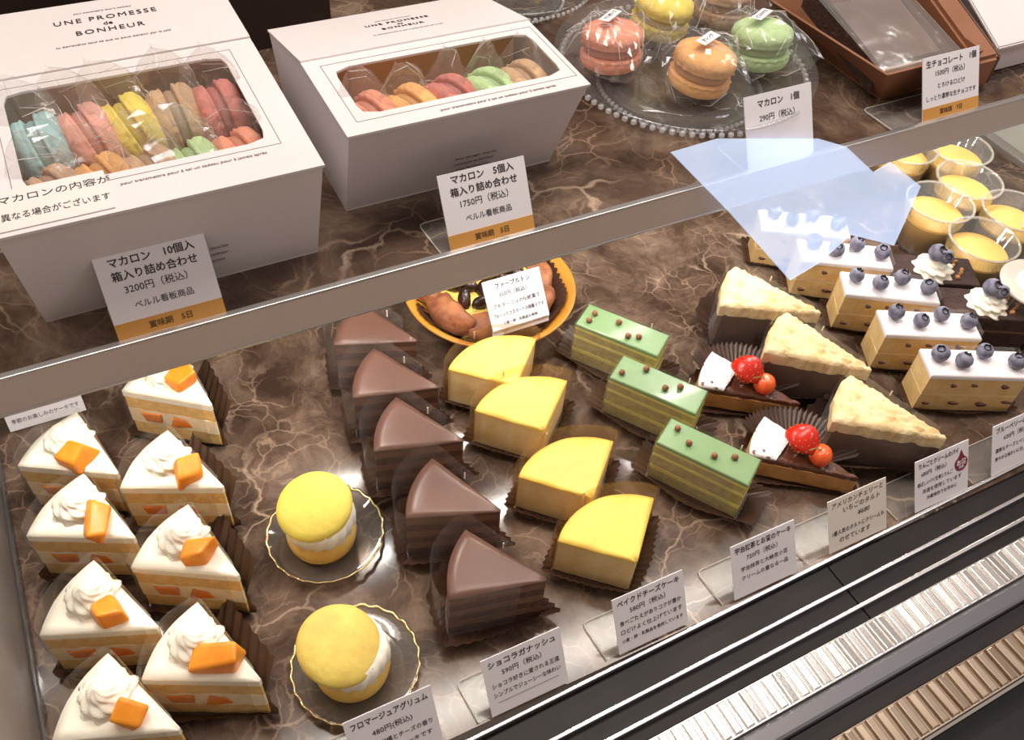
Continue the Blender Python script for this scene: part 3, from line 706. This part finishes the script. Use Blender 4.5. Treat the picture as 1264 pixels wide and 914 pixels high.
card(.1680, .2140, 0, 'price card for the chocolate ganache slices', [('ショコラガナッシュ', T, .86, B), ('590円（税込）', .0054, .68), ('ショコラ好きに愛される王道', S, .49, dict(w=.86)), ('シンプルでジューシーな味わい', S, .33, dict(w=.86)), ('――――――――――――', .004, .2, dict(m=M_greyink))])
card(.2740, .2160, 0, 'price card for the yellow baked cheesecakes', [('ベイクドチーズケーキ', T, .87, B), ('580円（税込）', .0054, .70), ('食べごたえがありコクが豊か', S, .52), ('口どけよく仕上げています', S, .36), ('小麦・卵・乳製品を使用しています', .0036, .20)])
card(.3800, .2165, 0, 'price card for the matcha cake bars', [('宇治抹茶とお豆のケーキ', T, .87, B), ('720円（税込）', .0052, .69), ('宇治抹茶と大納言小豆', S, .50), ('クリームの重なる一品', S, .33)])
card(.4770, .2180, 0, 'handwritten cream price card in front of the fruit tarts', [('アメリカンチェリーと', .0058, .88, dict(sh=.15, rot=.02)), ('いちごのタルト', .0058, .73, dict(sh=.15, x=.004)), ('¥680', .0062, .56, dict(sh=.2, x=.006)), ('1番人気のタルトにクリームも', .005, .34, dict(sh=.15, w=.9)), ('のせています', .0056, .18, dict(sh=.15, x=-.004))], cmat=mat('cream_card', (226, 216, 206), .65), clear_w=.086)
card(.5720, .2190, 0, 'price card with a maroon drop badge in front of the pie slices', [('りんごとクリームのパイ', .0054, .87, dict(b=.0001, x=-.004, w=.74)), ('680円（税込）', .005, .70, dict(x=-.008)), ('香ばしいパイ生地とりんご', S, .51, dict(x=-.008, w=.66)), ('洋酒を使用しています', S, .35, dict(w=.8)), ('冷蔵保存でお早めに', .004, .2)], drop=True, clear_w=.082)
card(.6640, .2200, 0, 'price card in front of the blueberry cake bars', [('ブルーベリーのケーキ', T, .87, B), ('620円（税込）', .0054, .69), ('濃厚なチーズとベリーの酸味', S, .47), ('爽やかな味わいに仕上げました', S, .3)], clear_w=.084)
card(-.0980, .6080, 0, 'price note with a ruled box standing behind the mango slices', [('マンゴーショートケーキ', .0052, .82), ('アーモンドが使ってあり', .0050, .50), ('――――――――――――', .005, .36, dict(m=M_greyink)), ('季節のお楽しみのケーキです', .0050, .18)], tilt=18, ht=.046, clear_w=.06)
card(.0150, YE + .0035, ZS, 'price card with orange band for the ten macaron box', [('マカロン　10個入', T, .90, B), ('箱入り詰め合わせ', T, .735, B), ('3200円（税込）', .0056, .57), ('ベルル看板商品', .0048, .37)], band='賞味期　5日', clear_w=.0625)
card(.2225, YE + .0035, ZS, 'price card with orange band for the five macaron box', [('マカロン　5個入', T, .90, B), ('箱入り詰め合わせ', T, .735, B), ('1750円（税込）', .0056, .57), ('ベルル看板商品', .0048, .37)], band='賞味期　5日', clear_w=.070)
card(.4620, YE + .0035, ZS, 'plain price card for single macarons in front of the glass plate', [('マカロン　1個', T, .86, B), ('290円（税込）', .0056, .66)], clear_w=.066, ht=.052)
card(.6350, YE + .0035, ZS, 'price card with orange band in front of the wrapped chocolate cake', [('生チョコレート　1個', T, .88, B), ('1500円（税込）', .0052, .72), ('とろける口どけ', .0044, .52), ('しっとり濃厚な生チョコです', .0044, .34)], band='賞味期　7日', clear_w=.094)
# folded card in the pastry bowl
r = empty('folded_price_card', (.3100, .5160, .0415)); tag(r, 'white folded price card leaning in the front of the amber bowl', 'card', 'price cards')
c = obj('card', prism('card', [(-.029, 0), (.029, 0), (.029, .046), (-.029, .046)], -.0005, .0005), mat('bright_card', (214, 212, 220), .7), r, (0, 0, .006), (R(52), 0, 0))
obj('folded_base', prism('folded_base', [(-.029, 0), (.029, 0), (.029, .02), (-.029, .02)], -.0005, .0005), M_white, r, (0, 0, -.0015), (R(80), 0, 0)).scale = (1, .42, 1)
for s, z_, yy, k in (('ファーブルトン', .0052, .85, .00010), ('350円（税込）', .0048, .67, 0), ('ブルターニュの伝統菓子', .0044, .46, 0), ('プルーンとカスタードの焼菓子です', .0044, .27, 0), ('小麦・卵・乳製品を使用', .0032, .10, 0)): letter(s, z_, (0, .046 * yy, .0006), c, None, k, 0, 0, .052)

# ================================================================== ON THE SHELF
SHELL = {'salmon': (240, 150, 118), 'orange': (246, 178, 104), 'yellow': (248, 220, 88), 'beige': (206, 164, 126), 'green': (190, 220, 154), 'blue': (168, 206, 206), 'rose': (206, 120, 108), 'pink': (238, 164, 146), 'brown': (206, 162, 130)}
SHELL = {k: tuple(int(255 - (255 - v) * .90) for v in c) for k, c in SHELL.items()}
def shellmat(c): return mat(c + '_macaron_shell', SHELL[c], .75, tuple(int(v * .92) for v in SHELL[c]), 60, .5, 240, spec=.25)
def mac_mesh():
    ruff = lambda q, z, a: (q * (1 + (.030 * math.sin(29 * a) + .022 * math.sin(17 * a + 1) if .0035 < abs(z) < .0062 else 0)), z)
    sh_ = lathe('shell', [(0, .0035), (.0225, .0035), (.0245, .0045), (.0238, .0060), (.0240, .0068), (.0246, .0090), (.0232, .0130), (.0185, .0160), (.010, .0176), (0, .0180)], 48, True, ruff)
    fi = lathe('filling', [(0, -.0040), (.0205, -.0040), (.0218, 0), (.0205, .0040), (0, .0040)], 36)
    return sh_, fi
SHM, FIM = mac_mesh(); SHMC = {}
def macaron(c, loc, rot, lab, grp, scale=1.0):
    r = empty('macaron', loc); r.rotation_euler = rot; r.scale = (scale,) * 3; tag(r, lab, 'macaron', grp)
    if c not in SHMC:
        SHMC[c] = SHM.copy(); SHMC[c].materials.append(shellmat(c)); f = FIM.copy(); f.materials.append(mat(c + '_macaron_filling', tuple(int(v * .82) for v in SHELL[c]), .6)); SHMC[c + 'f'] = f
    obj('shell', SHMC[c], None, r); obj('shell', SHMC[c], None, r, None, (math.pi, 0, 0)); obj('filling', SHMC[c + 'f'], None, r)
    return r
def wrap(r, w, h, t, seed, loc=(0, 0, 0), rot=0, n=13, crimp=.0022, sy=1.0, crease_glints=16):
    me = pillow('wrapper', w, h, t, seed, n, crimp)
    X = Matrix.Diagonal((1, sy, 1, 1)) @ Matrix.Rotation(rot, 4, 'Z'); me.transform(X)
    o = obj('wrapper', me, M_crinkle, r, loc)
    rnd = random.Random(seed); v, f = [], []; m = (n + 1) ** 2
    for c in range(crease_glints):                      # whitish threads along the film's folds, painted in for its glints
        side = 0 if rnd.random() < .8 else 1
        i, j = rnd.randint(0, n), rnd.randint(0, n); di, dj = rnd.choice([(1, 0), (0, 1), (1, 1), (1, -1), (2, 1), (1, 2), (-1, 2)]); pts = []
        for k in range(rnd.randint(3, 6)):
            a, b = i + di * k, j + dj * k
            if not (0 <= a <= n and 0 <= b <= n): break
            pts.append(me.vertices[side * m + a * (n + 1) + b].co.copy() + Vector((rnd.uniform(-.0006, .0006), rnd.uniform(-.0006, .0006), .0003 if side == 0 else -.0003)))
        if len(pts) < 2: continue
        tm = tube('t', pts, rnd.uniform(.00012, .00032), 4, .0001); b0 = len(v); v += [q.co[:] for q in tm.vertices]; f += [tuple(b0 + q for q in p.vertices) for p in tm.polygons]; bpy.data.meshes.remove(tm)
    obj('crease_glint', pyd('crease_glint', v, f, True), M_crease_glint, o)['kind'] = 'stuff'
    return o
def pillow(name, wx, wy, t, seed, n=13, crimp=.0022):
    v, f = [], []
    for s in (1, -1):
        for i in range(n + 1):
            for j in range(n + 1):
                a, b = 2 * i / n - 1, 2 * j / n - 1
                q = noise.noise((a * 3.1 + seed, b * 3.1, s * 2 + seed)) * crimp + noise.noise((a * 8 + seed, b * 8, s * 5)) * crimp * .6
                h = t * max(0, (1 - a ** 4) * (1 - b ** 4)) ** .6
                x = a * wx * (1 - .12 * (1 - b * b)); y = b * wy * (1 - .12 * (1 - a * a))
                v.append((x, y, s * h + q))
    m = (n + 1) ** 2
    for s in (0, 1):
        for i in range(n):
            for j in range(n):
                a = s * m + i * (n + 1) + j; q = (a, a + n + 1, a + n + 2, a + 1); f.append(q if s == 0 else q[::-1])
    return pyd(name, v, f)

# ---- macaron gift boxes
def ring_lid(name, x0, x1, y0, y1, wx0, wx1, wy0, wy1, z, t, rc=.008, N_=64):
    cx, cy = (wx0 + wx1) / 2, (wy0 + wy1) / 2; inn, out = [], []
    hx, hy = (wx1 - wx0) / 2, (wy1 - wy0) / 2
    angs = [2 * math.pi * (k + .5) / N_ for k in range(N_)] + [math.atan2(y - cy, x - cx) for x in (x0, x1) for y in (y0, y1)]
    angs = sorted(a % (2 * math.pi) for a in angs)
    for a in angs:
        c, s = math.cos(a), math.sin(a); k = min((hx / abs(c)) if abs(c) > 1e-9 else 9, (hy / abs(s)) if abs(s) > 1e-9 else 9)
        px, py = c * k, s * k
        ex, ey = abs(px) - (hx - rc), abs(py) - (hy - rc)
        if ex > 0 and ey > 0:
            L = math.hypot(ex, ey); px = math.copysign(hx - rc + ex / L * rc, px); py = math.copysign(hy - rc + ey / L * rc, py)
        inn.append((cx + px, cy + py))
        k = min(((x1 - cx) / c if c > 0 else (x0 - cx) / c) if abs(c) > 1e-9 else 9, ((y1 - cy) / s if s > 0 else (y0 - cy) / s) if abs(s) > 1e-9 else 9)
        out.append((cx + c * k, cy + s * k))
    n = len(angs); v = [(x, y, z) for x, y in out] + [(x, y, z) for x, y in inn] + [(x, y, z - t) for x, y in out] + [(x, y, z - t) for x, y in inn]; f = []
    for i in range(n):
        j = (i + 1) % n
        f += [(i, j, n + j, n + i), (2 * n + i, 3 * n + i, 3 * n + j, 2 * n + j), (i, 2 * n + i, 2 * n + j, j), (n + i, n + j, 3 * n + j, 3 * n + i)]
    return pyd(name, v, f)
def gift_box(lab, x0, x1, yfb, yft, yfold, yb, h, hb, win, title_y, tsize, fine, inset=.004):
    r = empty('macaron_box', ((x0 + x1) / 2, yfb, ZS)); tag(r, lab, 'box', 'macaron gift boxes')
    ox, oy = (x0 + x1) / 2, yfb
    def L(x, y, z): return (x - ox, y - oy, z)
    xa, xb = x0 + inset, x1 - inset; t = .0012
    obj('front_panel', plate('front_panel', [L(xa, yfb, .001), L(xb, yfb, .001), L(x1, yft, h - t), L(x0, yft, h - t)], t), M_box, r)
    obj('back_panel', plate('back_panel', [L(xb, yb - .004, .001), L(xa, yb - .004, .001), L(x0, yb, hb - t), L(x1, yb, hb - t)], t), M_box, r)
    obj('side_panel', plate('side_panel', [L(xa, yb - .005, .001), L(xa, yfb + .0005, .001), L(x0, yft, h - t), L(x0, yfold, h - t), L(x0, yb, hb - t)], t), M_box, r)
    obj('side_panel', plate('side_panel', [L(xb, yfb + .0005, .001), L(xb, yb - .005, .001), L(x1, yb, hb - t), L(x1, yfold, h - t), L(x1, yft, h - t)], t), M_box, r)
    obj('base', prism('base', [L(x, y, 0)[:2] for x, y in ((xa, yfb), (xb, yfb), (xb, yb - .005), (xa, yb - .005))], 0, .0012), M_box, r)
    lid = obj('lid', ring_lid('lid', x0 - .001 - ox, x1 + .001 - ox, yft - .001 - oy, yfold - oy, win[0] - ox, win[1] - ox, win[2] - oy, win[3] - oy, h, .0015), M_box, r)
    fp = obj('lid_flap', plate('lid_flap', [L(x0 - .001, yfold + .0003, h + .0012), L(x1 + .001, yfold + .0003, h + .0012), L(x1 + .001, yb, hb + .0004), L(x0 - .001, yb, hb + .0004)], .0014), M_box, r)
    # tan inner tray: floor and four walls set in from the board
    g = .004; zi = .026
    it = obj('inner_tray', prism('inner_tray', [L(x, y, 0)[:2] for x, y in ((xa + g, yfb + g), (xb - g, yfb + g), (xb - g, yfold + .004), (xa + g, yfold + .004))], .004, zi), M_kraft, r)
    obj('tray_wall', plate('tray_wall', [L(xa + g, yfold + .003, zi + .0005), L(xb - g, yfold + .003, zi + .0005), L(xb - g, yfold + .003, h - .004), L(xa + g, yfold + .003, h - .004)], .001), M_kraft, it)
    # border line print around the window
    m_ = .006
    a0, a1, b0, b1 = win[0] - m_ - ox, win[1] + m_ - ox, win[2] - m_ - oy, win[3] + m_ - oy
    b1 = min(b1, yfold - .002 - oy)
    for (p, q) in (((a0, b0), (a1, b0)), ((a1, b0), (a1, b1)), ((a1, b1), (a0, b1)), ((a0, b1), (a0, b0))):
        dx, dy = q[0] - p[0], q[1] - p[1]; Lh = math.hypot(dx, dy); ang = math.atan2(dy, dx)
        ln = obj('border_print', boxm('border_print', Lh, .00035, .0002), M_greyink, lid, ((p[0] + q[0]) / 2, (p[1] + q[1]) / 2, h), (0, 0, ang))
    # lettering on the flap, which slopes from the fold to the back edge
    sl = math.atan2(hb - h - .0008, yb - yfold)
    def on_flap(s, size, x, y, mat_=None, b=0, mw=None, sp=1.0):
        z = h + .0012 + (y - yfold) * math.tan(sl) + .0003
        o = letter(s, size, L(x, y, z), fp, mat_, b, 0, 0, mw, sp); o.rotation_euler = (sl, 0, 0)
    cx = (x0 + x1) / 2 + fine
    on_flap('UNE PROMESSE', tsize, cx, title_y, M_ink, 0, None, 1.25); on_flap('de', tsize * .8, cx, title_y - tsize * 1.05, M_ink)
    on_flap('BONHEUR', tsize, cx, title_y - tsize * 2.1, M_ink, 0, None, 1.25)
    on_flap('tu deviendras tout ce que tu peux devenir par la joie', tsize * .42, cx, title_y - tsize * 3.9, M_greyink, 0, (x1 - x0) * .60)
    on_flap('pour transmettre tout le bonheur', tsize * .34, cx, title_y + tsize * 1.3, M_greyink, 0, (x1 - x0) * .42)
    o = letter('pour transmettre pour à toi un cadeau pour à jamais après', .0034, L((x0 + x1) / 2 + .02, win[2] - .012, h + .0003), lid, M_greyink, 0, 0, 0, (x1 - x0) * .58)
    tilt = math.atan2(h, yft - yfb)
    for k, s in enumerate(('Pour partager tous les', 'moments de bonheur', 'avec les macarons')):
        zz = .030 - .006 * k; yy = yfb + (yft - yfb) * zz / h
        o = letter(s, .0034, L((x0 + x1) / 2 + .012, yy - .0004, zz), r.children[0], M_greyink); o.rotation_euler = (tilt, 0, 0)
    return r, zi
b10, zi = gift_box('large white gift box of ten macarons with printed lid', -.055, .1175, .4515, .432, .582, .665, .080, .080, (-.036, .0960, .4660, .5660), .6390, .0080, -.004 + .010)
b5, zi = gift_box('smaller white gift box of five macarons with sloping lid', .1405, .3045, .4840, .4530, .5405, .6220, .080, .0615, (.1560, .2960, .4705, .5265), .5880, .0058, .002)
zm = ZS + zi + .0235
G10, G5 = 'macarons in the large gift box', 'macarons in the small gift box'
T10 = [('blue', -.022, .540, 'pale blue'), ('pink', .005, .541, 'pink'), ('yellow', .031, .543, 'bright yellow'), ('beige', .058, .545, 'beige'), ('rose', .084, .540, 'rose red'),
       ('brown', -.021, .488, 'light brown'), ('orange', .007, .490, 'orange'), ('beige', .033, .488, 'tan'), ('green', .058, .486, 'pale green'), ('salmon', .084, .487, 'salmon')]
for k, (c, x, y, nm) in enumerate(T10):
    back = k < 5
    wrap(macaron(c, (x, y, zm + (.003 if back else 0)), (R(-12 if back else -18), R(78 + random.uniform(-8, 8)), R(random.uniform(-10, 10))), '%s wrapped macaron in the %s row of the large gift box' % (nm, 'rear' if back else 'front'), G10, .93), .036, .034, .021, 10 + k, (-.012, .002, 0), R(45 + random.uniform(-12, 12)), sy=.55)
for k, (c, x, y, nm) in enumerate([('salmon', .172, .497, 'salmon'), ('orange', .1995, .496, 'orange'), ('rose', .2265, .498, 'brownish rose'), ('green', .254, .497, 'pale green'), ('beige', .2805, .498, 'beige')]):
    wrap(macaron(c, (x, y, zm), (R(-15), R(80 + random.uniform(-8, 8)), R(random.uniform(-8, 8) + 8)), '%s wrapped macaron standing in the small gift box' % nm, G5, .95), .032, .032, .019, 30 + k, (-.009, .004, 0), R(45 + random.uniform(-12, 12)), sy=.55)
# paper notice lying on the large box
nt_ = obj('paper_notice', prism('paper_notice', [(-.052, -.0175), (.0045, -.0175), (.0045, .0175), (-.052, .0175)], .0, .0006), mat('notice_paper', (226, 216, 212), .6), None, (0, .4520, ZS + .0802), None)
tag(nt_, 'small printed paper notice lying on the large gift box lid', 'card')
letter('マカロンの内容が', .0072, (-.022, .008, .0007), nt_); letter('異なる場合がございます', .0068, (-.023, -.007, .0007), nt_, None, 0, 0, 0, .054)

# ---- clear glass plate of single macarons
def glass_plate(lab, x, y, rr, foot):
    g = empty('glass_plate', (x, y, ZS)); tag(g, lab, 'plate', 'clear glass plates'); k = rr / .105
    obj('dish', lathe('dish', [(0, foot), (.060 * k, foot), (.085 * k, foot + .004), (.103 * k, foot + .016), (.105 * k, foot + .0165), (.1035 * k, foot + .0185), (.084 * k, foot + .007), (.060 * k, foot + .003), (0, foot + .003)], 96), clear('plate_glass', (.96, .96, .96), .05, .02, 1.5), g)
    obj('foot_ring', lathe('foot_ring', [(.050 * k, 0.0005), (.062 * k, .0005), (.064 * k, .003), (.058 * k, foot), (.052 * k, foot), (.055 * k, .004)], 80, closed=True), M_glass, g)
    n = 84; bd = lathe('bead', [(0, -.0022), (.0016, -.0016), (.0022, 0), (.0016, .0016), (0, .0022)], 8)
    bm = bmesh.new()
    for j in range(n):
        a = 2 * math.pi * j / n
        s = bmesh.ops.create_icosphere(bm, subdivisions=1, radius=.0027 * k, matrix=Matrix.Translation((.0975 * k * math.cos(a), .0975 * k * math.sin(a), foot + .0098)))
        s = bmesh.ops.create_icosphere(bm, subdivisions=1, radius=.0022 * k, matrix=Matrix.Translation((.0665 * k * math.cos(a), .0665 * k * math.sin(a), foot * .45)))
    bl = obj('bead_band', from_bm('bead_band', bm, True), M_bead, g); bl['kind'] = 'stuff'
    return g
M_bead = clear('bright_glass_bead', (.95, .95, .95), .08, .28, 1.9)
glass_plate('clear footed glass plate holding five wrapped macarons', .4440, .5300, .1050, .014)
glass_plate('empty clear glass plate standing behind the small gift box', .3800, .7150, .0800, .010)
ZP = ZS + .018
PM = [('salmon', .3905, .5560, .014, 'salmon pink', 35), ('yellow', .4570, .5870, .014, 'bright yellow', 15), ('brown', .5180, .5860, .014, 'light brown', 0), ('orange', .4400, .5030, .014, 'pale orange', 28), ('green', .5060, .5170, .014, 'pale green', 30)]
for k, (c, x, y, z, nm, rz) in enumerate(PM):
    p = macaron(c, (x, y, ZP + .0185), (R(4 if k % 2 else -6), R(5), R(rz)), nm + ' wrapped macaron with a white sticker on the glass plate', 'macarons on the glass plate', 1.0)
    wrap(p, .0385, .0350, .0215, 50 + k, (0, 0, .001), R(12 * k), 16, .0050, 1.0, 34)
    st = obj('sticker', boxm('sticker', .026, .0085, .0003), M_white, p, (-.001, .003, .0235))
    letter(['フランボワーズ', 'レモン', 'ショコラ', 'オレンジ', 'ピスタチオ'][k], .0042, (0, 0, .0004), st, None, .00005, 0, 0, .02)

# ---- wrapped chocolate cake in a brown tray, lid and white board
M_card = mat('brown_cardboard', (146, 96, 66), .6, (134, 86, 58), 14)
M_carddk = mat('dark_cardboard', (112, 76, 58), .6, (102, 68, 52), 14)
t = empty('brown_tray', (.597, .458, ZS)); tag(t, 'brown cardboard tray with flared sides under the wrapped chocolate cake', 'tray')
bx = [(0, 0), (.085, .001), (.085, .105), (-.004, .105)]; tx = [(-.026, -.0175), (.080, -.016), (.090, .125), (-.040, .125)]
obj('base', prism('base', bx, .0004, .0020), M_card, t)
for i in range(4):
    a, b = bx[i], bx[(i + 1) % 4]; c, d = tx[(i + 1) % 4], tx[i]
    obj('side', plate('side', [(a[0], a[1], .002), (b[0], b[1], .002), (c[0], c[1], .038), (d[0], d[1], .038)], .0016), M_card, t)
def tilted(name, x0, x1, y0, y1, z0, z1, zb, m, parent, sk=0, bevel=.0015):
    """block whose top climbs from z1 at the front to z1+zb at the back"""
    bm = bmesh.new(); bmesh.ops.create_cube(bm, size=1)
    for q in bm.verts:
        fy = q.co.y + .5; q.co = Vector((x0 + (x1 - x0) * (q.co.x + .5) + sk * fy, y0 + (y1 - y0) * fy, (z1 if q.co.z > 0 else z0) + zb * fy))
    bmesh.ops.bevel(bm, geom=list(bm.edges), offset=bevel, segments=2, affect='EDGES')
    return obj(name, from_bm(name, bm), m, parent)
ck = empty('chocolate_terrine', (.597, .458, ZS)); tag(ck, 'dark chocolate loaf cake inside a shiny clear wrapper', 'cake')
tilted('cake', -.010, .062, .004, .090, .0060, .0290, .036, mat('terrine_chocolate', (118, 80, 66), .5, (92, 58, 48), 26, .4, 90), ck, -.016, .003)
tilted('cocoa_side', -.0112, -.0100, .004, .090, .0060, .0280, .036, mat('cocoa_crumb', (66, 42, 36), .8, (104, 78, 66), 240, .8, 300, sharp=(.55, .75)), ck, -.016, .0003)
tilted('clear_wrapper', -.0160, .0690, -.0060, .098, .0300, .0345, .036, clear('wavy_wrap', (.97, .97, .97), .14, .04, 1.7, bump=1.0, bscale=16), ck, -.018, .001)
tilted('wrapper_edge', -.0160, .0690, -.0066, -.0052, .0300, .0345, .001, M_acryl_edge, ck, 0, .0004)
ld = empty('box_lid', (.66, .44, ZS)); tag(ld, 'brown open lid sloping up behind the chocolate cake price card', 'lid')
tilted('lid_board', .014, .0400, .0, .16, .002, .030, .058, M_card, ld, -.004, .003)
tilted('lid_edge', .0405, .0440, .002, .16, .002, .028, .058, M_carddk, ld, -.004, .001)
wb = empty('white_box', (.705, .4500, ZS)); tag(wb, 'white box with a sloping top at the right end of the shelf', 'box')
tilted('box_top', .002, .135, .0, .15, .0270, .0305, .070, M_box, wb, 0, .001)
tilted('box_body', .006, .131, .006, .14, .0008, .0265, .006, M_box, wb, 0, .002)
pb = tilted('cardboard_box', .0, .06, .0, .08, .0005, .040, .002, M_card, None); pb.location = (.585, .62, ZS); tag(pb, 'small brown cardboard box behind the wrapped chocolate cake', 'box')

# ---- added sheet, coloured pale blue to stand in for a front glass reflection
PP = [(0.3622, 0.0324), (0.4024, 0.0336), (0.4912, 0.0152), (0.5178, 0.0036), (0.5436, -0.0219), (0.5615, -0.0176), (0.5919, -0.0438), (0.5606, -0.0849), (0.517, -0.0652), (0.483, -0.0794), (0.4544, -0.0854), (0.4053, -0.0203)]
M_bg, N, L, p = new_mat('pale_blue_reflection'); N.remove(p)
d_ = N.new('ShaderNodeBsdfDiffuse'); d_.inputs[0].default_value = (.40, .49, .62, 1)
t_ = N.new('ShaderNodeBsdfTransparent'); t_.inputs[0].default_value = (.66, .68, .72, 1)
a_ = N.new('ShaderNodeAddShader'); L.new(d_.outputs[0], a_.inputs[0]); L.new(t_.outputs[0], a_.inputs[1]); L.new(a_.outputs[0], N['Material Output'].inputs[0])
gp = obj('reflection_sheet', prism('reflection_sheet', PP, -.0006, .0006), M_bg, None, (0, .4085, .2525), (R(58), 0, 0))
tag(gp, 'added translucent sheet painted as a pale blue reflection across the shelf edge above the blueberry bars', 'reflection')
